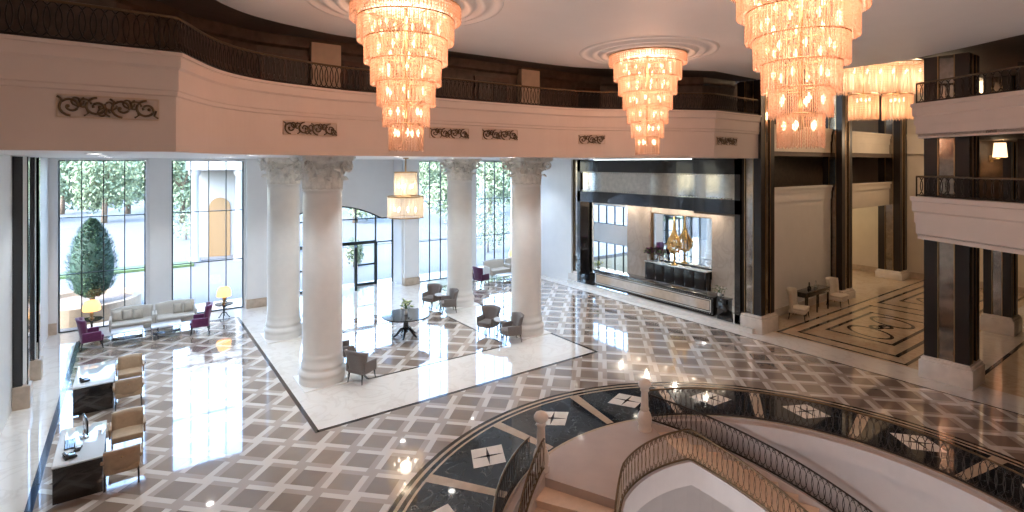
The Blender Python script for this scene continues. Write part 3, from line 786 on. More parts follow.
# ---- the double stair
TH0, TH1 = 115.0, 70.0
DZ, DA = .165, 5.5
RS0, RS1 = 2.73, 4.20
st = thing('staircase', 'curved double staircase descending from the marble landing into the round well', 'staircase', (CX, CY, 0))
def pol(r, a, z): return (r * math.cos(math.radians(a)), r * math.sin(math.radians(a)), z)
def wedge(b, r0, r1, a0, a1, z0, z1, n=4):
    pts = [pol(r1, a0 + (a1 - a0) * i / n, 0)[:2] for i in range(n + 1)] + [pol(r0, a1 + (a0 - a1) * i / n, 0)[:2] for i in range(n + 1)]
    b.prism(pts, z0, z1)
b = MB(); wedge(b, RS0 - .002, RI - .004, TH1, TH0, -.05, .006, 20); wedge(b, RS0 - .002, RW - .07, TH1, TH0, -.30, -.05, 20); b.build('landing', 'landing_stone', st)
NS = 18
for sgn, th in ((1, TH0), (-1, TH1)):
    for i in range(NS):
        a0, a1 = th + sgn * DA * i, th + sgn * DA * (i + 1)
        z = -DZ * (i + 1)
        b = MB(); wedge(b, RS0, RS1, a0, a1, z - .30, z - .03); wedge(b, RS0, RS1, a0 - sgn * .0, a1 + sgn * .7, z - .03, z)
        b.build('step', 'stair_stone', st)
    def helix(r, dz, a_from=0, nseg=40, ext=0.0):
        out = []
        for i in range(nseg + 1):
            a = DA * NS * i / nseg; out.append(Vector(pol(r, th + sgn * a, -DZ * max(0.0, a / DA) + dz)))
        return out
    for (ra, rb) in ((RS0 - .10, RS0), (RS1, RS1 + .12)):
        zt = .045 if ra < 3 else .10
        rows = [helix(ra, zt), helix(rb, zt), helix(rb, -.42), helix(ra, -.42), helix(ra, zt)]
        b = MB(); R_ = b.strip(rows, False); b.f([r_[0] for r_ in R_[:-1]]); b.f([r_[-1] for r_ in R_[:-1]][::-1]); b.build('stringer', 'well_plaster', st)
b = MB(); wedge(b, RS0 - .10, RS0 + .0, TH1, TH0, -.42, .045, 20); b.build('curb', 'well_plaster', st)
def hel(r, a0, a1, dz, n=50):
    out = []
    for i in range(n + 1):
        a = a0 + (a1 - a0) * i / n
        drop = max(0.0, a - TH0, TH1 - a) / DA * DZ
        out.append((CX + r * math.cos(math.radians(a)), CY + r * math.sin(math.radians(a)), -drop + dz))
    return out
kw = dict(step=.125, hw=.145, r=.0075, rail_r=.018)
railing('stair_railing', 'bronze inner stair railing bending round the edge of the landing', hel(RS0 - .05, TH0 + DA * NS, TH1 - DA * NS, .045, 160), .63, 'bronze_iron', 'bronze_iron', **kw)
railing('stair_railing', 'dark outer stair railing running down to the right behind the bronze one', hel(RS1 + .06, 71, TH1 - DA * NS, .10, 90), .60, 'black_iron', 'black_iron', **kw)
railing('stair_railing', 'bronze outer stair railing dropping steeply from the left newel post', hel(RS1 + .06, 114, TH0 + DA * NS, .10, 90), .60, 'bronze_iron', 'bronze_iron', **kw)
def ringrail(a0, a1, r_=RI + .03): return [(CX + r_ * math.cos(math.radians(a0 + (a1 - a0) * i / 60)), CY + r_ * math.sin(math.radians(a0 + (a1 - a0) * i / 60)), .01) for i in range(61)]
railing('guard_railing', 'iron guard railing along the black ring, right of the stair landing', ringrail(69.5, -45), .64, 'black_iron', 'bronze_iron', **kw)
railing('guard_railing', 'iron guard railing along the black ring beside the left newel post', ringrail(114, 195), .64, 'black_iron', 'bronze_iron', **kw)
def newel(x, y, label):
    r = thing('newel_post', label, 'newel post', (x, y, .008), 0, None)
    b = MB(); b.lathe([(.15, 0), (.15, .06), (.13, .10), (.155, .18), (.16, .28), (.13, .38), (.09, .44)], 20); b.build('base', 'stone_newel', r)
    b = MB(); b.lathe([(.09, .44), (.105, .48), (.085, .52), (.08, .70), (.075, .86), (.10, .88), (.10, .91), (.06, .93)], 20); b.build('shaft', 'stone_newel', r)
    b = MB(); b.lathe([(.05, .92), (.10, .95), (.14, 1.0), (.145, 1.05), (.11, 1.11), (.05, 1.14), (.0, 1.15)], 20); b.build('finial', 'stone_newel', r)
newel(6.52, 8.13, 'pale stone newel post left of the landing, above the steep railing')
newel(9.40, 8.0, 'pale stone newel post right of the landing, between two dark railings')

# ---- scroll grilles on the parapets
def grille(M, w_, h_, label):
    r = tag(None or bpy.data.objects.new('wall_vent', None), label, 'vent', 'scroll vents on the gallery parapet'); COL.objects.link(r)
    r.matrix_world = M
    b = MB(); t = .02
    for z in (-h_ / 2, h_ / 2): b.box(-w_ / 2, w_ / 2, -.012, 0, z - t / 2, z + t / 2)
    for x in (-w_ / 2, w_ / 2): b.box(x - t / 2, x + t / 2, -.012, 0, -h_ / 2, h_ / 2)
    b.build('frame', 'pilaster_stone', r)
    b = MB(); n_ = max(3, int(w_ / h_ * 1.1)); cw = w_ / n_
    for i in range(n_):
        cx_ = -w_ / 2 + cw * (i + .5); sg = 1 if i % 2 else -1
        R_ = min(cw, h_) * .46
        pts = [(cx_ + R_ * (1 - .72 * t_ / 2.6) * math.cos(t_ * PI + PI / 2) * 1.05, -.014, sg * R_ * (1 - .72 * t_ / 2.6) * math.sin(t_ * PI + PI / 2)) for t_ in [2.6 * q / 22 for q in range(23)]]
        b.tube(pts, h_ * .058, 5)
        for s_ in (-1, 1):
            b.tube([(cx_ + s_ * cw * .5, -.013, -sg * h_ * .42), (cx_ + s_ * cw * .33, -.016, -sg * h_ * .30), (cx_ + s_ * cw * .40, -.013, -sg * h_ * .05)], h_ * .05, 5)
        b.ball((cx_ + sg * .1 * cw, -.014, 0), h_ * .085, 6, 4)
        R2 = R_ * .62
        for ox, oz, s2 in ((cw * .5, .12 * h_, -sg), (cw * .22, -.26 * h_ * sg, sg)):
            if abs(cx_ + ox) + R2 > w_ / 2: continue
            b.tube([(cx_ + ox + R2 * (1 - .7 * q / 16) * math.cos(q * .42), -.013, oz + s2 * R2 * (1 - .7 * q / 16) * math.sin(q * .42)) for q in range(17)], h_ * .042, 4)
    b.build('scrollwork', 'bronze_iron', r)
def on_path(u, P):
    d = FW + RT * ((u - U0) / F)
    for a, b in zip(P, P[1:]):
        ax, ay, bx, by = *a, *b
        # t*d = a + s*(b-a)
        ex, ey = bx - ax, by - ay; det = d.x * (-ey) - d.y * (-ex)
        if abs(det) < 1e-9: continue
        t = (ax * (-ey) - ay * (-ex)) / det; s = (d.x * ay - d.y * ax) / det
        if t > 0 and -1e-6 <= s <= 1 + 1e-6:
            return Vector((ax + ex * s, ay + ey * s)), Vector((ex, ey)).normalized(), t
    return None
for u0, u1, v0, v1, l in ((58, 162, 97, 119, 'largest scroll vent, on the straight left end of the parapet'), (282, 337, 122, 135.5, 'scroll vent on the parapet left of the nearest crystal chandelier tail'), (429, 469, 128, 138.5, 'scroll vent just right of the hanging tail of the left chandelier'), (482, 518, 129.5, 140, 'scroll vent above the rightmost white column'), (578, 605, 135, 144, 'small scroll vent left of the middle chandelier tail'), (716, 737, 137, 145.5, 'smallest scroll vent, on the short straight end by the dark pillar')):
    a, ta, da = on_path(u0, PATH_L); b_, tb, db = on_path(u1, PATH_L); c_, tc_, dc = on_path((u0 + u1) / 2, PATH_L)
    w_ = (b_ - a).length; d = (b_ - a).normalized(); nrm = Vector((d.y, -d.x))
    z = HC + (V0 - (v0 + v1) / 2) * dc / F; h_ = (v1 - v0) * dc / F * .96
    mid = (a + b_) / 2 if (c_ - (a + b_) / 2).dot(nrm) < 0 else c_
    M = Matrix(((d.x, -nrm.x, 0, mid.x + nrm.x * .012), (d.y, -nrm.y, 0, mid.y + nrm.y * .012), (0, 0, 1, z), (0, 0, 0, 1)))
    grille(M, w_ * .97, h_, l)

# ---- ceiling medallions
def medallion(x, y, label):
    b = MB(); z = ZC
    b.lathe([(1.80, z), (1.78, z - .03), (1.70, z - .035), (1.66, z - .005), (1.52, z - .005), (1.48, z - .06), (1.38, z - .065), (1.33, z - .02), (1.28, z - .02), (1.24, z - .09), (1.14, z - .095), (1.09, z - .04), (1.04, z - .04), (.98, z - .10), (.3, z - .10), (.0, z - .10)], 64, True, False)
    o = b.build('ceiling_medallion', 'ceiling_paint', None, (x, y, 0)); tag(o, label, 'ceiling medallion', 'stepped plaster medallions over the chandeliers')
CH = [(4.12, 9.1, 'crystal chandelier hanging left, its top cut by the picture edge', 'stepped plaster medallion above the left chandelier'),
      (11.13, 9.38, 'complete seven-tiered crystal chandelier hanging in the middle', 'stepped plaster medallion above the middle chandelier'),
      (8.06, 3.92, 'largest-looking crystal chandelier hanging nearest, on the right', None)]
for x, y, l, ml in CH:
    if ml: medallion(x, y, ml)

# ---- chandeliers
TIERS = [(1.0, 8.86, 8.60), (.87, 8.64, 8.20), (.75, 8.26, 7.81), (.635, 7.87, 7.42), (.525, 7.48, 7.04), (.42, 7.10, 6.66), (.31, 6.72, 6.22)]
def strand_tier(b, r, z1, z0, spacing, rad, jit=.02, bead=.07):
    n_ = max(10, int(2 * PI * r / spacing))
    for i in range(n_):
        a = 2 * PI * i / n_; c, s = math.cos(a), math.sin(a)
        zb_ = z0 + (jit if i % 2 else 0) + random.uniform(0, jit * .6)
        nb = max(2, int((z1 - zb_) / bead)); k3 = random.uniform(0, PI)
        rings = []
        for j in range(2 * nb + 1):
            z = z1 + (zb_ - z1) * j / (2 * nb); rr = rad if j % 2 else rad * .55
            rings.append([b.v((r * c + rr * math.cos(k3 + q * PI / 2), r * s + rr * math.sin(k3 + q * PI / 2), z)) for q in range(4)])
        for A, B_ in zip(rings, rings[1:]):
            for q in range(4): b.f([A[q], A[(q + 1) % 4], B_[(q + 1) % 4], B_[q]], False)
BULB = None
def bulb(parent, p, m='bulb_glow', r=.034):
    global BULB
    key = 'bulb_' + m
    if key not in bpy.data.meshes:
        b = MB(); b.lathe([(.012, -.06), (.016, -.03), (r, .0), (r * .9, .03), (r * .5, .06), (.004, .085)], 8); o = b.build('lamp_bulb', m, parent); o.data.name = key; o.location = p
    else:
        o = bpy.data.objects.new('lamp_bulb', bpy.data.meshes[key]); COL.objects.link(o); o.parent = parent; o.location = p
    return o
def chandelier(x, y, label):
    r = thing('chandelier', label, 'chandelier', (x, y, 0), 0, 'crystal chandeliers under the main ceiling')
    b = MB(); b.tube([(0, 0, ZC - .09), (0, 0, 6.5)], .035, 8)
    for R_, z1, z0 in TIERS:
        for k_ in range(4): b.tube([(0, 0, z1), (R_ * math.cos(k_ * PI / 2), R_ * math.sin(k_ * PI / 2), z1)], .012, 4)
    b.build('stem', 'brass_trim', r)
    for R_, z1, z0 in TIERS:
        b = MB(); n_ = 48
        b.tube([(R_ * math.cos(2 * PI * i / n_), R_ * math.sin(2 * PI * i / n_), z1) for i in range(n_)], .014, 4, True)
        ring = b.build('tier_ring', 'brass_trim', r)
        b = MB(); strand_tier(b, R_, z1 - .01, z0, .030, .0125, bead=.05)
        if R_ > .5: strand_tier(b, R_ * .86, z1 - .01, z0 + .10, .075, .017)
        # faceted bottom plate of drops
        b.build('crystal_drops', 'crystal', ring)
        nb = max(5, int(R_ * 13))
        for i in range(nb):
            a = 2 * PI * (i + .5 * (int(R_ * 100) % 2)) / nb; bulb(r, (R_ * .70 * math.cos(a), R_ * .70 * math.sin(a), z1 - .17))
    return r
ch0 = chandelier(*CH[0][:3])
for x, y, l, _ in CH[1:]: dup(ch0, (x, y, 0), .2, l)

def pendant(x, y, tiers, ztop, label, matc='crystal_white', name='pendant_chandelier'):
    r = thing(name, label, 'chandelier', (x, y, 0))
    b = MB(); b.tube([(0, 0, ztop), (0, 0, tiers[0][1])], .025, 6); b.lathe([(.10, ztop - .04), (.10, ztop)], 16)
    b.build('stem', 'brass_trim', r)
    for R_, z1, z0 in tiers:
        b = MB(); n_ = 40
        for zz in (z0 + .02,):
            q = MB(); q.tube([(R_ * math.cos(2 * PI * i / n_), R_ * math.sin(2 * PI * i / n_), zz) for i in range(n_)], .018, 4, True); q.build('lower_ring', 'brass_trim', r)
        for zz in (z1,):
            b.tube([(R_ * math.cos(2 * PI * i / n_), R_ * math.sin(2 * PI * i / n_), zz) for i in range(n_)], .018, 4, True)
        for k_ in range(4): b.tube([(0, 0, z1), (R_ * math.cos(k_ * PI / 2), R_ * math.sin(k_ * PI / 2), z1)], .012, 4)
        ring = b.build('tier_ring', 'brass_trim', r)
        b = MB(); strand_tier(b, R_ * .98, z1, z0, .042, .016); b.build('crystal_drops', matc, ring)
        nb = max(5, int(R_ * 12))
        for i in range(nb):
            a = 2 * PI * i / nb; bulb(r, (R_ * .6 * math.cos(a), R_ * .6 * math.sin(a), (z1 + z0) / 2 - .1), 'bulb_glow_white')
    return r
pendant(7.72, 17.1, [(.39, 5.70, 4.88), (.62, 4.86, 4.13)], ZS, 'two-tier cream drum chandelier hanging between the columns over the round table')

# alcove chandelier: wide curtain with two drums below
r = thing('curtain_chandelier', 'wide amber crystal curtain chandelier above the alcove, two drums below', 'chandelier', (22.2, 7.95, 0))
ux, uy = RT.x, RT.y
def cpt(t, d_, z): return (ux * t + FW.x * d_, uy * t + FW.y * d_, z)
b = MB()
for z in (9.66,):
    b.tube([cpt(-1.5, -.45, z), cpt(1.5, -.45, z), cpt(1.5, .45, z), cpt(-1.5, .45, z)], .03, 6, True)
for t in (-1.2, 0, 1.2): b.tube([cpt(t, 0, 9.75), cpt(t, 0, 9.66)], .02, 6)
for t in (-1.5, -.5, .5, 1.5): b.tube([cpt(t, -.45, 9.66), cpt(t, .45, 9.66)], .02, 5)
b.build('frame', 'brass_trim', r)
b = MB()
def strand(b, x, y, z1, z0, rad, bead=.08):
    nb = max(2, int((z1 - z0) / bead)); rings = []
    k3 = random.uniform(0, PI)
    for j in range(2 * nb + 1):
        z = z1 + (z0 - z1) * j / (2 * nb); rr = rad if j % 2 else rad * .55
        rings.append([b.v((x + rr * math.cos(k3 + q * PI / 2), y + rr * math.sin(k3 + q * PI / 2), z)) for q in range(4)])
    for A, B_ in zip(rings, rings[1:]):
        for q in range(4): b.f([A[q], A[(q + 1) % 4], B_[(q + 1) % 4], B_[q]], False)
for i in range(61):
    t = -1.5 + 3.0 * i / 60
    for d_ in (-.45, .45):
        p = cpt(t, d_, 0); strand(b, p[0], p[1], 9.64, 8.52 + random.uniform(0, .06), .018)
for d_ in [(-.45 + .9 * q / 14) for q in range(1, 14)]:
    for t in (-1.5, 1.5):
        p = cpt(t, d_, 0); strand(b, p[0], p[1], 9.64, 8.52 + random.uniform(0, .06), .018)
b.build('crystal_curtain', 'crystal', r)
for dx in (-.62, .62):
    b = MB(); n_ = 32; c0 = cpt(dx, 0, 0)
    for zz in (8.50,): b.tube([(c0[0] + .47 * math.cos(2 * PI * i / n_), c0[1] + .47 * math.sin(2 * PI * i / n_), zz) for i in range(n_)], .02, 4, True)
    b.tube([(c0[0], c0[1], 9.66), (c0[0], c0[1], 8.3)], .02, 5); b.tube([(c0[0] - .47, c0[1], 8.5), (c0[0] + .47, c0[1], 8.5)], .014, 4)
    ring = b.build('drum_ring', 'brass_trim', r)
    b = MB()
    for i in range(64):
        a = 2 * PI * i / 64; strand(b, c0[0] + .46 * math.cos(a), c0[1] + .46 * math.sin(a), 8.5, 7.58 + (.05 if i % 2 else 0), .018)
    b.build('crystal_drops', 'crystal', ring)
    for i in range(4): bulb(r, (c0[0] + .2 * math.cos(i * PI / 2), c0[1] + .2 * math.sin(i * PI / 2), 8.3))
for i in range(12): bulb(r, cpt(-1.3 + 2.6 * i / 11, -.2 if i % 2 else .2, 9.35))

# ================================================================== furniture
def chair_wing(label, cat='chair', fab='grey_fabric', name='wing_chair', flare=.10, legc='black_lacquer', arms=True, h=.92, w_=.30, group=None, seat_h=.44, back_fab=None):
    """faces +y at rotation 0; root at the floor"""
    r = thing(name, label, cat, (0, 0, 0), 0, group)
    b = MB(); b.rbox(-w_, w_, -.26, .32, .26, seat_h - .08, .03); b.build('seat_frame', fab, r)
    b = MB(); b.rbox(-w_ + .02, w_ - .02, -.22, .34, seat_h - .09, seat_h, .035, 3); b.build('seat', fab, r)
    rows, bk = [], []
    for j in range(7):
        t = j / 6; z = .30 + (h - .30) * t
        ww = w_ + flare * t ** 1.5; y0 = -.22 - .13 * t - (.05 * max(0, t - .8))
        row, br = [], []
        for i in range(9):
            x = (i - 4) / 4
            wing = .16 * max(0, abs(x) - .55) / .45 * (.45 + .55 * t)
            top = -.04 * x * x * t
            row.append((x * ww, y0 + .07 + wing, z + top)); br.append((x * (ww + .012), y0 - .02 + wing * .82, z + top))
        rows.append(row); bk.append(br)
    b = MB(); b.slab(rows, bk); b.build('backrest', back_fab or fab, r)
    if arms:
        for s in (-1, 1):
            b = MB(); xa, xb = sorted((s * (w_ - .01), s * (w_ + .07))); b.rbox(xa, xb, -.24, .26, .28, seat_h + .15, .03, 3); b.build('arm', fab, r)
    for sx in (-1, 1):
        for sy, yy in ((-1, -.22), (1, .27)):
            b = MB(); b.tube([(sx * (w_ - .04), yy, .28), (sx * (w_ - .035), yy + sy * .02, .12), (sx * (w_ - .02), yy + sy * .04, 0.003)], [.026, .02, .014], 6); b.build('leg', legc, r)
    return r
def place(o, x, y, face_deg):
    """face_deg: compass heading of the front, 0 = +x, 90 = +y"""
    o.location = (x, y, .008); o.rotation_euler = (0, 0, math.radians(face_deg - 90))
GG = 'grey wing chairs round the entrance square'
wc = chair_wing('grey wing chair at the foot of the nearest column, seen from behind', group=GG, flare=.11, h=.90, w_=.265); place(wc, 5.17, 14.38, 30)
for l, x, y, fd in (('grey flared-back chair beyond the tiny table at the far column, seat towards the viewer', 10.25, 20.08, 205), ('grey flared-back chair on the near side of the tiny table at the far column', 10.42, 18.94, 165),
                 ('grey flared-back chair beyond the tiny table at the right column, seat towards the viewer', 10.28, 15.80, 205), ('grey flared-back chair against the foot of the right column', 10.45, 14.60, 165),
                 ('grey chair half hidden between the two left columns', 5.32, 19.25, 5), ('grey wing chair mostly hidden behind the nearest column, beyond its twin', 5.16, 15.9, -5)):
    o = dup(wc, (0, 0, 0), 0, l, GG); place(o, x, y, fd)
def pedestal_table(name, label, x, y, R_, h, mtop='black_lacquer', mleg='black_lacquer', feet=4, cat='table', group=None, rz=.3, spread=1.0):
    r = thing(name, label, cat, (x, y, .008), rz, group)
    b = MB(); b.lathe([(R_ * .97, h - .045), (R_, h - .035), (R_, h - .012), (R_ * .985, h)], 48); b.build('tabletop', mtop, r)
    k_ = R_ / .8
    fs = spread
    b = MB(); b.lathe([(.05 * k_ + .02, h - .05), (.13 * k_, h - .09), (.06 * k_ + .01, h - .20), (.09 * k_, h * .55), (.10 * k_, h * .42), (.05 * k_ + .01, h * .34), (.08 * k_, h * .24), (.03, h * .18)], 20); b.build('pedestal', mleg, r)
    for i in range(feet):
        a = 2 * PI * i / feet; c, s = math.cos(a), math.sin(a)
        pts = [(c * d_ * k_ * fs, s * d_ * k_ * fs, z * h / .75) for d_, z in ((.05, .30), (.20, .27), (.36, .13), (.46, .05), (.52, .035))]
        b = MB(); b.tube(pts, [.045 * k_ + .006, .045 * k_ + .004, .038 * k_ + .003, .03 * k_ + .003, .028 * k_ + .003], 6); b.ball((c * .52 * k_ * fs, s * .52 * k_ * fs, .028), .027, 8, 5); b.build('foot', mleg, r)
    return r
pedestal_table('round_table', 'large round black pedestal table centred in the entrance square', 7.74, 17.12, .82, .76, feet=5, spread=.78)
def bouquet(x, y, z, label, vase_h=.2, R_=.26, matf='flower_pale', n_=36):
    r = thing('flower_vase', label, 'vase', (x, y, z), 0)
    b = MB(); b.lathe([(.05, 0), (.075, .03), (.07, .10), (.05, .16), (.065, vase_h)], 16); b.build('vase', 'ceramic', r)
    b = MB()
    rng = random.Random(int(x * 100))
    tips = []
    for i in range(n_):
        a = rng.uniform(0, 2 * PI); q = rng.uniform(.25, 1); d_ = R_ * q; zz = vase_h + rng.uniform(.12, .36) - .12 * q
        b.tube([(0, 0, vase_h - .05), (d_ * .4 * math.cos(a), d_ * .4 * math.sin(a), vase_h + (zz - vase_h) * .6), (d_ * math.cos(a), d_ * math.sin(a), zz)], .005, 3)
        tips.append((d_ * math.cos(a), d_ * math.sin(a), zz, a))
    for (px, py, pz, a) in tips:
        M = T((px, py, pz)) @ RZ(a + rng.uniform(-.6, .6)) @ Matrix.Rotation(rng.uniform(-.7, .5), 4, 'Y')
        vs = [b.bm.verts.new(M @ Vector(q)) for q in ((-.02, 0, 0), (.03, -.028, .01), (.12, 0, -.015), (.03, .028, .01))]; b.f(vs)
    b.build('stems_and_leaves', 'leaf_green', r)['kind'] = 'stuff'
    b = MB()
    for i, (px, py, pz, a) in enumerate(tips):
        if i % 2 == 0: b.ball((px, py, pz + .01), rng.uniform(.025, .045), 6, 4)
    b.build('blossoms', matf, r)['kind'] = 'stuff'
    return r
bouquet(7.74, 17.12, .77, 'white vase of pale green flowers on the round black table')
for l, x, y in (('tiny round table between the two chairs at the far column', 10.36, 19.52), ('tiny round table between the two chairs at the right column', 10.40, 15.20)):
    pedestal_table('side_table', l, x, y, .24, .62, 'white_glass', 'black_lacquer', 3, group='tiny side tables between chairs')

# ---- reception desks at the left with visitor chairs
def desk(x0, x1, y0, y1, label):
    cx_, cy_ = (x0 + x1) / 2, (y0 + y1) / 2; hx, hy = (x1 - x0) / 2, (y1 - y0) / 2; h = .68
    r = thing('reception_desk', label, 'desk', (cx_, cy_, .004), 0, 'black desks along the left wall')
    b = MB(); b.rbox(-hx, hx, -hy, -hy + .05, 0.02, h - .03, .008); b.build('front_panel', 'black_lacquer', r)
    b = MB(); b.rbox(-hx, hx, hy - .05, hy, 0.02, h - .03, .008); b.build('end_panel', 'black_lacquer', r)
    b = MB(); b.box(hx - .10, hx - .06, -hy + .05, hy - .05, .15, h - .03); b.build('modesty_panel', 'black_lacquer', r)
    b = MB(); b.rbox(-hx - .015, hx + .015, -hy - .015, hy + .015, h - .03, h, .006); b.build('worktop', 'desk_glass', r)
    b = MB(); b.rbox(-hx - .005, -hx + .22, -hy + .02, hy - .02, h, h + .012, .004); b.build('leather_strip', 'white_glass', r)
    return r
D1 = desk(-1.12, -.42, 12.22, 13.85, 'nearest black desk with glass top, keyboard and monitor')
D2 = desk(-1.12, -.36, 16.25, 17.95, 'second black desk, its pale glass top almost empty')
DT = .684
def keyboard(x, y, rz, label):
    r = thing('keyboard', label, 'keyboard', (x, y, DT + .012), rz)
    b = MB(); b.rbox(-.08, .08, -.22, .22, 0, .018, .006); b.build('case', 'screen_black', r)
    b = MB()
    for i in range(4):
        for j in range(11): b.box(-.065 + i * .034, -.04 + i * .034, -.20 + j * .037, -.172 + j * .037, .018, .024)
    b.build('keys', 'black_lacquer', r)
keyboard(-.94, 13.02, .05, 'black keyboard on the nearest desk')
r = thing('telephone', 'black desk telephone at the near corner of the nearest desk', 'telephone', (-.90, 12.45, DT + .012), .3)
b = MB(); b.rbox(-.09, .09, -.10, .10, 0, .045, .012); b.build('body', 'screen_black', r)
b = MB(); b.tube([(-.06, -.10, .06), (-.06, -.06, .075), (-.06, .06, .075), (-.06, .10, .06)], [.03, .018, .018, .03], 8); b.build('handset', 'black_lacquer', r)
r = thing('card_terminal', 'small black card terminal behind the telephone on the nearest desk', 'card terminal', (-.80, 12.72, DT + .001), -.2)
b = MB(); b.rbox(-.05, .05, -.09, .09, 0, .04, .01); b.build('body', 'screen_black', r); b = MB(); b.rbox(-.035, .035, .01, .07, .038, .044, .003); b.build('screen', 'white_glass', r)
r = thing('monitor', 'slim computer monitor standing on the nearest desk, seen nearly edge-on', 'monitor', (-.72, 13.25, DT + .001), math.radians(100))
b = MB(); b.rbox(-.24, .24, -.015, .015, .10, .38, .008); b.build('screen', 'screen_black', r)
b = MB(); b.tube([(0, .03, .01), (0, .02, .14)], .02, 8); b.build('stand', 'chrome', r)
b = MB(); b.rbox(-.12, .12, -.05, .09, 0, .012, .004); b.build('foot', 'chrome', r)
r = thing('telephone', 'black telephone on the near left corner of the second desk', 'telephone', (-.92, 16.6, DT + .012), .3)
b = MB(); b.rbox(-.09, .09, -.10, .10, 0, .045, .012); b.build('body', 'screen_black', r)
b = MB(); b.tube([(-.06, -.10, .06), (-.06, -.06, .075), (-.06, .06, .075), (-.06, .10, .06)], [.03, .018, .018, .03], 8); b.build('handset', 'black_lacquer', r)
r = thing('pen_holder', 'small upright stand at the right edge of the nearest desk', 'pen holder', (-.50, 13.2, DT + .001), .2)
b = MB(); b.lathe([(.03, 0), (.035, .10)], 10); b.build('cup', 'chrome', r)
b = MB(); b.tube([(0, 0, .02), (.03, .02, .17)], .005, 5); b.tube([(0, 0, .02), (-.02, .02, .16)], .005, 5); b.build('pens', 'screen_black', r)

def armchair(label, group):
    r = thing('armchair', label, 'armchair', (0, 0, 0), 0, group); w_ = .27
    b = MB(); b.rbox(-w_, w_, -.22, .27, .27, .40, .03, 3); b.build('seat', 'tan_leather', r)
    rows, bk = [], []
    for j in range(6):
        t = j / 5; z = .34 + .40 * t; row, br = [], []
        for i in range(7):
            x = (i - 3) / 3; y = -.19 - .09 * t + .05 * x * x
            row.append((x * (w_ + .0), y + .035, z - .015 * x * x)); br.append((x * (w_ + .005), y - .035, z - .015 * x * x))
        rows.append(row); bk.append(br)
    b = MB(); b.slab(rows, bk); o = b.build('backrest', 'tan_leather', r)
    b = MB(); b.ball((0, -.275, .60), .022, 8, 5); b.build('button', 'brass_trim', o)
    for s in (-1, 1):
        b = MB(); xa, xb = sorted((s * (w_ - .005), s * (w_ + .05))); b.rbox(xa, xb, -.24, .20, .50, .56, .022, 3); b.rbox(xa + .01, xb - .01, .10, .16, .34, .52, .01); b.build('arm', 'tan_leather', r)
        for yy in (-.20, .24):
            b = MB(); b.tube([(s * (w_ - .02), yy, .34), (s * (w_ - .01), yy * 1.06, .003)], .017, 6); b.build('leg', 'chrome' if yy > 0 else 'black_lacquer', r)
    return r
AG = 'tan armchairs beside the desks'
ac = armchair('nearest tan armchair, its back to the viewer, beside the near desk', AG); place(ac, -.14, 12.42, 90)
for l, x, y, fd in (('tan armchair facing the viewer beside the near desk', -.06, 13.78, -90), ('tan armchair with its back to the viewer beside the second desk', -.05, 16.28, 90), ('furthest tan armchair, facing the viewer beyond the second desk', -.02, 17.75, -90)):
    o = dup(ac, (0, 0, 0), 0, l, AG); place(o, x, y, fd)

# ---- lounge by the windows, and its twin at the right
def sofa(label, group, w_=1.22, cush=3, side=1):
    r = thing('sofa', label, 'sofa', (0, 0, 0), 0, group); h = w_ / 2
    b = MB(); b.rbox(-h, h, -.36, .38, .24, .40, .03, 3); b.build('seat_base', 'sofa_fabric', r)
    b = MB(); b.rbox(-h + .03, h - .03, -.28, .40, .395, .50, .04, 3); b.build('seat', 'sofa_fabric', r)
    rows, bk = [], []
    for j in range(6):
        t = j / 5; row, br = [], []
        for i in range(11):
            x = (i - 5) / 5; top = .86 + .06 * math.cos(x * PI / 2) if side else .88
            z = .30 + (top - .30) * t; y = -.30 - .08 * t
            row.append((x * h, y + .06, z)); br.append((x * h, y - .06, z))
        rows.append(row); bk.append(br)
    b = MB(); b.slab(rows, bk); b.build('backrest', 'sofa_fabric', r)
    for s in (-1, 1):
        b = MB(); xa, xb = sorted((s * (h - .04), s * (h + .04))); b.rbox(xa, xb, -.36, .30, .26, .66, .03, 3); b.build('arm', 'sofa_fabric', r)
        for yy in (-.30, .32):
            b = MB(); b.tube([(s * (h - .06), yy, .26), (s * (h - .05), yy, .003)], [.022, .015], 6); b.build('leg', 'black_lacquer', r)
    return r
def cushion(x, y, z, rz, label, group):
    b = MB(); rows, bk = [], []
    for j in range(7):
        for_, bo = [], []
        for i in range(7):
            x_, z_ = (i - 3) / 3, (j - 3) / 3; th = .065 * (1 - x_ ** 4) * (1 - z_ ** 4) + .008
            sx = .145 * x_ * (1 - .07 * (1 - z_ * z_)); sz = .18 * z_ * (1 - .07 * (1 - x_ * x_))
            for_.append((sx, th, sz + .18)); bo.append((sx, -th, sz + .18))
        rows.append(for_); bk.append(bo)
    b.slab(rows, bk); o = b.build('cushion', 'cushion_fabric', None, (x, y, z), rz); o.rotation_euler = (math.radians(14), 0, rz)
    tag(o, label, 'cushion', group)
SG = 'cream sofas by the windows'
s1 = sofa('cream two-seat sofa by the windows, nearer the purple chair on the left', SG); place(s1, .03, 22.95, -90)
s2 = dup(s1, (0, 0, 0), 0, 'cream two-seat sofa by the windows, nearer the right purple chair', SG); place(s2, 1.33, 22.98, -90)
s3 = dup(s1, (0, 0, 0), 0, 'pale sofa glimpsed between the far columns, dark chair to its left', SG); place(s3, 15.6, 23.1, -90)
s4 = dup(s1, (0, 0, 0), 0, 'pale sofa glimpsed by the right column, under the far window', SG); place(s4, 16.95, 23.1, -90)
CG = 'cushions on the window sofas'
for i, (x, l) in enumerate(((-.40, 'beige cushion at the left end of the left window sofa'), (-.10, 'middle beige cushion on the left window sofa'), (.20, 'beige cushion on the left window sofa, nearest its twin sofa'), (1.40, 'beige cushion near the middle of the right window sofa'), (1.72, 'beige cushion at the right end of the right window sofa'))):
    cushion(x, 23.02, .515, PI, l, CG)
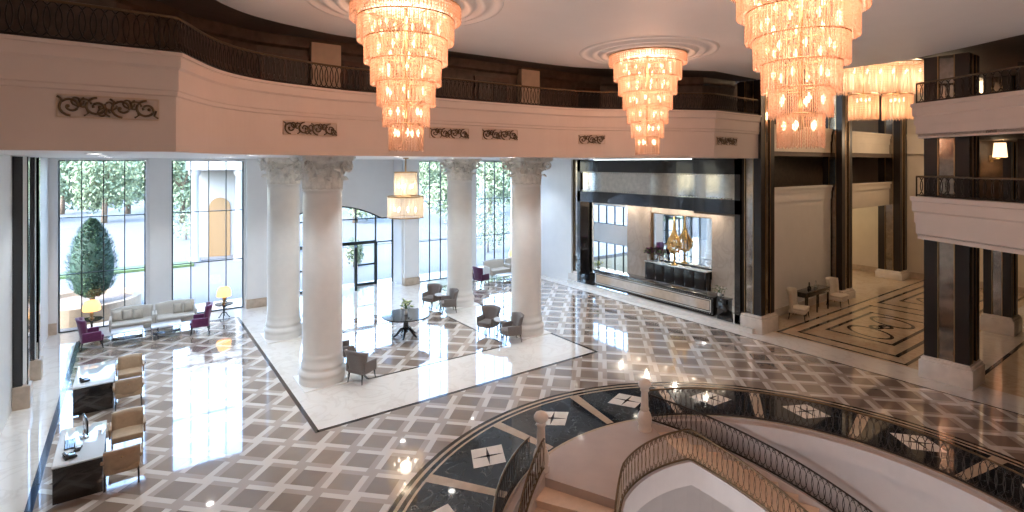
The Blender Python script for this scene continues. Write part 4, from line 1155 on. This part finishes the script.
def coffee_table(label, w_, d_, group):
    r = thing('coffee_table', label, 'coffee table', (0, 0, 0), 0, group)
    b = MB(); b.rbox(-w_ / 2, w_ / 2, -d_ / 2, d_ / 2, .40, .43, .006); b.build('tabletop', 'white_glass', r)
    b = MB(); b.rbox(-w_ / 2 + .03, w_ / 2 - .03, -d_ / 2 + .03, d_ / 2 - .03, .14, .155, .004); b.build('shelf', 'table_glass', r)
    for sx in (-1, 1):
        for sy in (-1, 1):
            b = MB(); x, y = sx * (w_ / 2 - .025), sy * (d_ / 2 - .025); b.box(x - .014, x + .014, y - .014, y + .014, .003, .40); b.build('leg', 'chrome', r)
    return r
TG = 'white glass coffee tables in front of the window sofas'
t1 = coffee_table('white glass coffee table in front of the left window sofa', .88, .6, TG); t1.location = (-.10, 22.05, .004)
for x, y, l in ((1.0, 22.05, 'white glass coffee table in front of the right window sofa'), (15.35, 21.95, 'white coffee table in the lounge glimpsed between the far columns'), (16.6, 22.0, 'white coffee table glimpsed by the right column')):
    dup(t1, (x, y, .004), 0, l, TG)
PG = 'purple armchairs in the window lounge'
p1 = chair_wing('purple velvet wing armchair at the left wall end of the sofas', 'armchair', 'purple_velvet', 'wing_armchair', .04, h=1.02, w_=.29, group=PG, back_fab='purple_velvet'); place(p1, -1.08, 22.0, 8)
p2 = dup(p1, (0, 0, 0), 0, 'purple velvet wing armchair right of the sofas, facing left', PG); place(p2, 2.02, 21.75, 172)
p3 = chair_wing('dark plum armchair glimpsed just right of the far column', 'armchair', 'purple_velvet_dark', 'wing_armchair', .04, h=.95, w_=.29); place(p3, 14.0, 22.2, 10)
def table_lamp(x, y, label, tlabel):
    pedestal_table('side_table', tlabel, x, y, .32, .58, 'black_lacquer', 'black_lacquer', 3, group='lamp tables by the windows')
    r = thing('table_lamp', label, 'lamp', (x, y, .588), 0, 'amber table lamps in the window lounge')
    b = MB(); b.lathe([(.07, 0), (.08, .02), (.03, .05), (.06, .12), (.065, .18), (.025, .25), (.012, .30), (.012, .36)], 14); b.build('base', 'brass_trim', r)
    b = MB(); b.lathe([(.25, .28), (.265, .31), (.25, .46), (.19, .62), (.18, .62), (.24, .46), (.25, .29)], 20, True, False); b.build('lamp_shade', 'shade_amber', r)
table_lamp(2.92, 23.22, 'lit amber table lamp right of the right purple chair', 'small dark lamp table right of the right purple chair')
table_lamp(-1.12, 23.62, 'lit amber table lamp behind the left purple chair', 'small dark lamp table behind the left purple chair')
table_lamp(17.2, 23.9, 'lamp glimpsed left of the right column at the far window', 'small lamp table glimpsed left of the right column')

# ---- alcove furniture
KG = 'pale chairs by the alcove console'
k1 = chair_wing('pale upholstered chair left of the black console in the alcove', 'chair', 'cream_fabric', 'side_chair', .0, arms=False, h=1.12, w_=.40, group=KG, seat_h=.46); place(k1, 21.0, 10.30, -75)
k2 = dup(k1, (0, 0, 0), 0, 'pale upholstered chair right of the black console in the alcove', KG); place(k2, 24.3, 10.3, -90)
r = thing('console_table', 'long black console table between two pale chairs in the alcove', 'console table', (22.45, 10.45, .004))
b = MB(); b.rbox(-1.0, 1.0, -.24, .24, .72, .92, .012); b.build('tabletop', 'black_lacquer', r)
for sx in (-.93, 0, .93):
    for sy in (-.19, .19):
        b = MB(); b.box(sx - .025, sx + .025, sy - .025, sy + .025, .003, .73); b.build('leg', 'black_lacquer', r)
for i, (x, l) in enumerate(((22.2, 'dark carafe on the alcove console'), (22.75, 'clear decanter on the alcove console'))):
    r = thing('decanter', l, 'decanter', (x, 10.45, .924)); b = MB(); b.lathe([(.07, 0), (.08, .08), (.03, .16), (.025, .22), (.035, .24)], 14); b.build('body', 'table_glass' if i else 'screen_black', r)
    b = MB(); b.ball((0, 0, .27), .03, 8, 6); b.build('stopper', 'table_glass' if i else 'screen_black', r)

# ---- reception counter
r = thing('reception_counter', 'long low reception counter with pale panel framed in black beading', 'counter', (18.12, 15.28, .16))
hy = 3.22
b = MB(); b.rbox(-.02, .55, -hy, hy, 0, .70, .01); b.build('body', 'black_lacquer', r)
b = MB(); b.rbox(-.08, .62, -hy - .05, hy + .05, .70, .76, .008); b.build('countertop', 'black_lacquer', r)
b = MB(); b.box(-.035, -.02, -hy + .16, hy - .16, .18, .54); b.build('front_panel', 'beige_inlay', r)
b = MB()
for z0_, z1_ in ((.12, .145), (.575, .60)): b.box(-.045, -.02, -hy + .1, hy - .1, z0_, z1_)
for y_ in (-hy + .1, hy - .125): b.box(-.045, -.02, y_, y_ + .025, .12, .60)
y_ = -hy + .05
while y_ < hy - .04:
    b.ball((-.03, y_, .655), .018, 5, 4); b.ball((-.03, y_, .065), .018, 5, 4); y_ += .11
b.build('bead_trim', 'marble_plinth', r)['kind'] = 'stuff'
for y_, l in ((11.93, 'pale flower arrangement at the near end of the reception counter'), (18.42, 'small green plant at the far end of the reception counter')):
    bouquet(18.3, y_, .925, l, .12, .2, 'flower_pale' if y_ > 15 else 'cream_fabric', 26)
r = thing('planter_box', 'black cube at the near end of the reception counter', 'planter box', (18.35, 11.75, .302)); 
b = MB(); b.rbox(-.2, .2, -.2, .12, 0, .55, .01); b.build('body', 'black_lacquer', r); b = MB(); b.rbox(-.22, .22, -.22, .14, .52, .58, .008); b.build('rim', 'black_lacquer', r)
r = thing('credenza', 'long dark back counter below the panelled mirror', 'cabinet', (XB - .38, 15.45, .004))
b = MB(); b.rbox(-.22, .14, -1.66, 1.66, .06, 1.28, .008); b.build('body', 'black_lacquer', r)
b = MB(); b.rbox(-.26, .18, -1.7, 1.7, 1.28, 1.33, .008); b.build('countertop', 'white_glass', r)
for i in range(6):
    y_ = -1.62 + i * .54; b = MB(); b.rbox(-.24, -.22, y_ + .01, y_ + .53, .12, 1.24, .004); d_ = b.build('door', 'dark_wood', r)
    b = MB(); b.tube([(-.26, y_ + .47, .5), (-.26, y_ + .47, .66)], .01, 6); b.build('door_handle', 'chrome', d_)
for y_, l in ((17.05, 'purple flowers at the left end of the back counter'), (16.42, 'purple flowers second from the left on the back counter')):
    bouquet(XB - .42, y_, 1.338, l, .3, .22, 'flower_purple', 70)
# gold ornament: twin onion cages of gilded wire with beads
r = thing('gold_ornament', 'gilded onion-shaped wire ornament in front of the reception mirror', 'ornament', (XB - .45, 15.55, 1.335))
b = MB(); b.lathe([(.16, 0), (.16, .04), (.05, .08), (.035, .48), (.08, .53), (.02, .60)], 20); b.build('stand', 'gold', r)
b = MB()
prof = [(.05, .55), (.20, .62), (.31, .78), (.34, .95), (.27, 1.18), (.14, 1.40), (.06, 1.62), (.025, 1.95), (.0, 2.25)]
for i in range(16):
    a = 2 * PI * i / 16
    b.tube([(p[0] * .7 * math.cos(a), p[0] * math.sin(a), p[1]) for p in prof], .024, 5)
for rr, z in prof[1:6]:
    b.tube([(rr * .7 * math.cos(2 * PI * i / 20), rr * math.sin(2 * PI * i / 20), z) for i in range(20)], .022, 5, True)
    for i in range(0, 16, 2): b.ball((rr * .75 * math.cos(2 * PI * i / 16), rr * 1.05 * math.sin(2 * PI * i / 16), z), .042, 6, 4)
b.build('onion_cage', 'gold', r)
b = MB(); b.ball((-.25, -.1, .92), .09, 10, 7); b.tube([(-.25, -.1 + .19 * math.cos(t), .92 + .19 * math.sin(t)) for t in [2 * PI * i / 20 for i in range(20)]], .03, 6, True); b.build('rosette', 'gold', r)

# ---- recessed downlights in the soffit over the window hall
dl = thing('downlight', 'x', 'downlight', (0, 0, ZS), 0, 'downlights in the window hall ceiling')
b = MB(); b.lathe([(.12, -.012), (.155, -.012), (.16, -.001), (.12, -.001)], 20, True, False); b.build('ring', 'chrome', dl)
b = MB(); b.lathe([(.0, -.006), (.12, -.006), (.12, -.002), (.0, -.002)], 20, False, False); b.build('lens', 'downlight_lens', dl)
first = True
DLP = [(x, y) for y in (13.6, 17.4, 21.8) for x in (-.6, 2.3, 5.9, 9.7, 13.2, 16.2)]
for x, y in DLP:
    l_ = 'small recessed downlight in the white ceiling strip above the window hall'
    if first: dl.location = (x, y, ZS); dl['label'] = l_; first = False
    else: dup(dl, (x, y, ZS), 0, l_)

# ---- lit wall lamps on the right-hand galleries
def wall_lamp(u, v, d_, w_, h_, label, m='shade_white'):
    p = FW * d_ + RT * ((u - U0) / F * d_); z = HC + (V0 - v) * d_ / F
    r = thing('wall_lamp', label, 'lamp', (p.x, p.y, z), -YAW, 'lit lamps on the right-hand galleries')
    b = MB(); b.lathe([(w_ * .5, -h_ / 2), (w_ * .4, h_ / 2), (w_ * .38, h_ / 2), (w_ * .48, -h_ / 2)], 20, True, False); b.build('lamp_shade', m, r)
    b = MB(); b.tube([(0, 0, -h_ / 2 - .05), (0, .0, h_ * .3)], .015, 6); b.tube([(0, 0, -h_ / 2 - .05), (0, .3, -h_ / 2 - .05)], .015, 6); b.build('bracket', 'brass_trim', r)
    b = MB(); yb_ = .3; b.box(-.06, .06, yb_, yb_ + .03, -h_ / 2 - .16, -h_ / 2 + .06); b.build('back_plate', 'brass_trim', r)
    L_ = bpy.data.lights.new('lamp_light', 'POINT'); L_.energy = 14; L_.color = (1, .66, .36); L_.shadow_soft_size = .08
    lo = bpy.data.objects.new('lamp_light', L_); COL.objects.link(lo); lo.parent = r
    return r, p
for (u, v, d_, w_, h_, l) in ((980, 87, 19.5, .34, .42, 'small lit lamp on the upper right gallery'), (1000, 150, 17.0, .37, .46, 'larger lit lamp on the lower right gallery')):
    rr_, p = wall_lamp(u, v, d_, w_, h_, l)
    z0_ = 7.05 if v < 120 else 4.3; z1_ = 9.08 if v < 120 else 6.75
    q = p + FW * .62
    mb = MB(); mb.at(T((q.x, q.y, 0)) @ RZ(-YAW)).box(-.4, .4, -.29, .2, z0_, z1_); mb.at(); struct(mb.build('wall_gallery_pier', 'wall_wood'))

# ================================================================== outside the windows
mb = MB(); mb.box(-60, 90, YW + .36, 140, -.25, -.03); struct(mb.build('ground_paving', 'paving'))
def strip(name, x0, x1, y0, y1, z, m, kind='structure'):
    b = MB(); b.box(x0, x1, y0, y1, -.03, z); o = b.build(name, m); o['kind'] = kind; return o
strip('road', -60, 90, 38, 64, .0, 'asphalt')
o = strip('lawn', -30, 3.0, 36.2, 37.6, .10, 'lawn'); 

# planter with a big clipped conifer right outside the first window
r = thing('stone_planter', 'low curved stone planter wall outside the left window', 'planter', (-1.55, 27.2, 0))
b = MB(); pts = arc(0, 0, 1.9, 0, 360, 40)[:-1]; inn = arc(0, 0, 1.66, 0, 360, 40)[:-1]
for i in range(40):
    j = (i + 1) % 40; b.prism([pts[i], pts[j], inn[j], inn[i]], -.03, .62)
b.build('wall', 'planter_stone', r); b = MB(); b.lathe([(1.66, -.03), (1.66, .45)], 40); b.build('soil', 'bark', r)
def leafy(b, blobs, n_, size, rng, hollow=.75):
    for i in range(n_):
        c, R3 = blobs[rng.randrange(len(blobs))]
        while True:
            p = Vector((rng.uniform(-1, 1), rng.uniform(-1, 1), rng.uniform(-1, 1)))
            if .2 < p.length < 1: break
        p = p.normalized() * rng.uniform(hollow, 1.05)
        q = Vector((c[0] + p.x * R3[0], c[1] + p.y * R3[1], c[2] + p.z * R3[2]))
        M = T(q) @ Matrix.Rotation(rng.uniform(0, 6.3), 4, 'Z') @ Matrix.Rotation(rng.uniform(-1.3, 1.3), 4, 'Y') @ Matrix.Rotation(rng.uniform(-1.3, 1.3), 4, 'X')
        s = size * rng.uniform(.6, 1.3)
        vs = [b.bm.verts.new(M @ Vector(v)) for v in ((-s, 0, 0), (0, -s * .45, .1 * s), (s, 0, 0), (0, s * .45, .1 * s))]; b.f(vs)
rng = random.Random(3)
r = thing('conifer', 'tall clipped dark green conifer in the stone planter', 'tree', (-1.25, 26.8, .45))
b = MB(); b.tube([(0, 0, 0), (0, 0, 1.2)], .09, 8); b.build('trunk', 'bark', r)
b = MB()
prof = [(.25, .30), (.62, .6), (.80, 1.1), (.82, 1.7), (.70, 2.3), (.50, 2.8), (.28, 3.15), (.05, 3.35)]
b.lathe([(p[0] * .86, p[1]) for p in prof], 16)
for i in range(3600):
    t = rng.uniform(0, 1); k_ = min(6, int(t * 7)); f_ = t * 7 - k_
    R_ = prof[k_][0] * (1 - f_) + prof[k_ + 1][0] * f_; z = prof[k_][1] * (1 - f_) + prof[k_ + 1][1] * f_
    a = rng.uniform(0, 2 * PI); R_ *= rng.uniform(.84, 1.06)
    M = T((R_ * math.cos(a), R_ * math.sin(a), z)) @ RZ(a) @ Matrix.Rotation(rng.uniform(-1.3, .3), 4, 'Y'); s = rng.uniform(.05, .11)
    b.mat(i % 3 == 0); vs = [b.bm.verts.new(M @ Vector(v)) for v in ((-s, 0, 0), (0, -s * .4, 0), (s * 1.2, 0, 0), (0, s * .4, 0))]; b.f(vs)
b.build('foliage', ['conifer', 'conifer_light'], r)
def tree(x, y, h, R_, label, m='foliage_far', seed=1, n_=4200):
    rng = random.Random(seed)
    r = thing('tree', label, 'tree', (x, y, 0), 0, 'trees beyond the drive')
    b = MB(); b.tube([(0, 0, -.03), (.1, 0, h * .3), (0, .1, h * .55)], [.28, .2, .12], 8)
    for k_ in range(4):
        a = k_ * PI / 2 + .4; b.tube([(0, 0, h * .38), (R_ * .5 * math.cos(a), R_ * .5 * math.sin(a), h * .62)], [.12, .05], 6)
    b.build('trunk', 'bark', r)
    blobs = [((rng.uniform(-.5, .5) * R_, rng.uniform(-.5, .5) * R_, h * rng.uniform(.2, .85)), (R_ * rng.uniform(.4, .62), R_ * rng.uniform(.4, .62), h * rng.uniform(.15, .22))) for _ in range(13)]
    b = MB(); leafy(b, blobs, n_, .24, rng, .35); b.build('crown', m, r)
sp = [(u, d_, h, R_) for u, d_, h, R_ in ((20, 66, 9, 5), (62, 60, 8, 4), (82, 68, 10, 5), (104, 62, 9, 4.4), (128, 66, 9, 4.6), (150, 60, 8, 4.2), (182, 64, 9, 4.6), (205, 72, 10, 5), (430, 60, 9, 4.5), (452, 66, 9, 5), (490, 62, 9, 4.6), (515, 70, 10, 5), (355, 74, 9, 5), (320, 70, 9, 5))]
nm = ['leftmost broad green tree beyond the drive', 'bushy tree beyond the drive at the first window, left pane', 'tall tree beyond the drive just above the conifer', 'tree beyond the drive in the first window, middle', 'tree beyond the drive in the first window, right pane', 'tree beyond the drive hidden by the pier between windows', 'tree in the left pane of the second window', 'tree behind the white portico', 'tree left in the third window', 'tree right in the third window', 'tree left in the fourth window', 'tree right in the fourth window', 'tree seen through the entrance glazing, right', 'tree seen through the entrance glazing, left']
for i, (u, d_, h, R_) in enumerate(sp):
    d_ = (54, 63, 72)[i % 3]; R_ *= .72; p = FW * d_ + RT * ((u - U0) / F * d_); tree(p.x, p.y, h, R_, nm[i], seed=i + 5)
def shrub(u, d_, R_, h, label, seed, m='foliage_far'):
    p = FW * d_ + RT * ((u - U0) / F * d_); rng = random.Random(seed)
    r = thing('shrub', label, 'shrub', (p.x, p.y, 0), 0, 'shrubs outside the windows')
    b = MB(); b.tube([(0, 0, -.03), (0, 0, h * .5)], .05, 6); b.build('stem', 'bark', r)
    b = MB(); leafy(b, [((0, 0, h * .55), (R_, R_, h * .5)), ((R_ * .4, 0, h * .45), (R_ * .7, R_ * .7, h * .4))], 900, .10, rng, .5); b.build('foliage', m, r)
shrub(186, 42, 1.6, 2.2, 'green shrub beyond the drive, left pane of the second window', 41)
shrub(354, 31, .5, 1.6, 'leafy green shrub outside the open entrance door', 42)
shrub(462, 40, 1.6, 3.0, 'green shrub outside the third window', 43); shrub(488, 36, 1.4, 3.4, 'green shrub outside the fourth window', 44)
# white wing of the building with an ochre arched panel and portico columns
p = FW * 34 + RT * ((219 - U0) / F * 34)
r = thing('portico', 'white portico wing with an ochre arched recess, outside the second window', 'building', (p.x, p.y, 0), math.radians(-12))
b = MB(); b.box(-1.6, 4.5, 0.6, 1.0, -.03, 7.5); b.box(-1.6, 4.5, -1.6, 1.0, 5.6, 6.4); b.build('wall', 'render_white', r)
b = MB(); b.prism([(-.6, 0), (.6, 0)] + [(.6 * math.cos(t), 3.2 + .6 * math.sin(t)) for t in [PI * i / 16 for i in range(17)]], -.05, .05)
for v in b.bm.verts: v.co = Vector((v.co.x, .57 + v.co.z, v.co.y))
b.build('arched_panel', 'render_ochre', r)
for x in (-1.2, 1.25, 3.6):
    b = MB(); b.at(T((x, -1.2, 0))).lathe([(.34, -.03), (.34, .2), (.24, .3), (.22, 5.2), (.34, 5.4), (.34, 5.6)], 20); b.at(); b.build('portico_column', 'render_white', r)
mb = MB(); mb.box(21.4, 21.6, 16, 26, -.2, 9); 
bk = None
mb.bm.free()

# ================================================================== camera, sky, lamps
cam = bpy.data.cameras.new('camera'); co = bpy.data.objects.new('camera', cam); COL.objects.link(co)
cam.sensor_width = 36; cam.lens = 36 * F / 1024; cam.shift_x = 0; cam.shift_y = -(256 - V0) / 1024
co.location = (0, 0, HC); co.rotation_euler = (PI / 2, 0, -YAW); cam.clip_end = 500
SC.camera = co
w_ = bpy.data.worlds.new('world'); SC.world = w_; w_.use_nodes = True
t = w_.node_tree; bg = t.nodes['Background']
sky = t.nodes.new('ShaderNodeTexSky'); sky.sky_type = 'NISHITA'; sky.sun_disc = False; sky.sun_elevation = math.radians(48); sky.sun_rotation = math.radians(250)
sky.air_density = 1.0; sky.dust_density = 2.0; sky.ozone_density = 1.0
tn = t.nodes.new('ShaderNodeMix'); tn.data_type = 'RGBA'; tn.blend_type = 'MULTIPLY'; tn.inputs[0].default_value = 1.0; tn.inputs[7].default_value = (.88, .95, 1.0, 1); t.links.new(sky.outputs[0], tn.inputs[6]); t.links.new(tn.outputs[2], bg.inputs[0]); bg.inputs[1].default_value = 1.15
def light(kind, name, loc, e_, col=(1, 1, 1), size=.2, rot=None, sy=None):
    L_ = bpy.data.lights.new(name, kind); L_.energy = e_; L_.color = col
    o = bpy.data.objects.new(name, L_); COL.objects.link(o); o.location = loc
    if kind == 'AREA':
        L_.size = size
        if sy: L_.shape = 'RECTANGLE'; L_.size_y = sy
    elif kind == 'SUN': L_.angle = math.radians(1.5)
    else: L_.shadow_soft_size = size
    if rot: o.rotation_euler = rot
    return o
s_ = light('SUN', 'sun', (0, 0, 30), .8, (1, .95, .86)); s_.rotation_euler = Vector((.85, 0.0, -.62)).to_track_quat('-Z', 'Y').to_euler()
WARM = (1, .635, .46)
for x, y, *_ in CH:
    for z, e_ in ((8.55, 50), (7.9, 26), (7.3, 14), (6.8, 6)): light('POINT', 'chandelier_light', (x, y, z), e_, WARM, {8.55: .5, 7.9: .38, 7.3: .28, 6.8: .18}[z])
for x, y in ((4.12, -1.2), (11.2, -1.2)):
    for z, e_ in ((8.3, 30), (7.0, 16)): light('POINT', 'chandelier_light', (x, y, z), e_, WARM, .25)
light('POINT', 'pendant_light', (7.72, 17.1, 5.25), 8, (1, .8, .58), .15); light('POINT', 'pendant_light', (7.72, 17.1, 4.5), 11, (1, .8, .58), .2)
for x, y in DLP:
    o = light('SPOT', 'downlight_beam', (x, y, ZS - .02), 170, (.80, .91, 1), .10); o.data.spot_size = math.radians(106); o.data.spot_blend = .6
for t_ in (-1, 0, 1):
    p = cpt(t_, 0, 0); light('POINT', 'alcove_light', (22.2 + p[0], 7.95 + p[1], 9.1), 20, (1, .74, .48), .15)
for t_ in (-.62, .62):
    p = cpt(t_, 0, 0); light('POINT', 'alcove_light', (22.2 + p[0], 7.95 + p[1], 8.0), 16, (1, .68, .40), .15)
light('POINT', 'alcove_light', (29.3, 7.95, 7.2), 95, (1, .72, .46), .4)
light('POINT', 'corridor_light', (30, 13.6, 3.7), 60, (1, .75, .42), .2)
for y_ in (12.0, 13.6, 15.2, 16.8, 18.4): light('POINT', 'recess_fill_light', (19.9, y_, 4.0), 15, (1, .86, .70), .06)  # bare point lamps added to brighten the reception recess, no fixtures modelled
light('POINT', 'well_fill_light', (CX + .2, CY - 1.3, -2.0), 95, (.88, .93, 1), .5)  # unseen cool lamp, added to brighten the stair well from below

# ================================================================== colour management
vs_ = SC.view_settings; SC.display_settings.display_device = 'sRGB'
vs_.view_transform = 'Standard'; vs_.look = 'None'; vs_.gamma = 1; vs_.use_curve_mapping = False; vs_.exposure = 1.38
cy = SC.cycles
cy.use_denoising = True
cy.max_bounces = 10; cy.diffuse_bounces = 4; cy.glossy_bounces = 5; cy.transmission_bounces = 6; cy.transparent_max_bounces = 32
cy.sample_clamp_indirect = 6.0; cy.caustics_reflective = False; cy.caustics_refractive = False
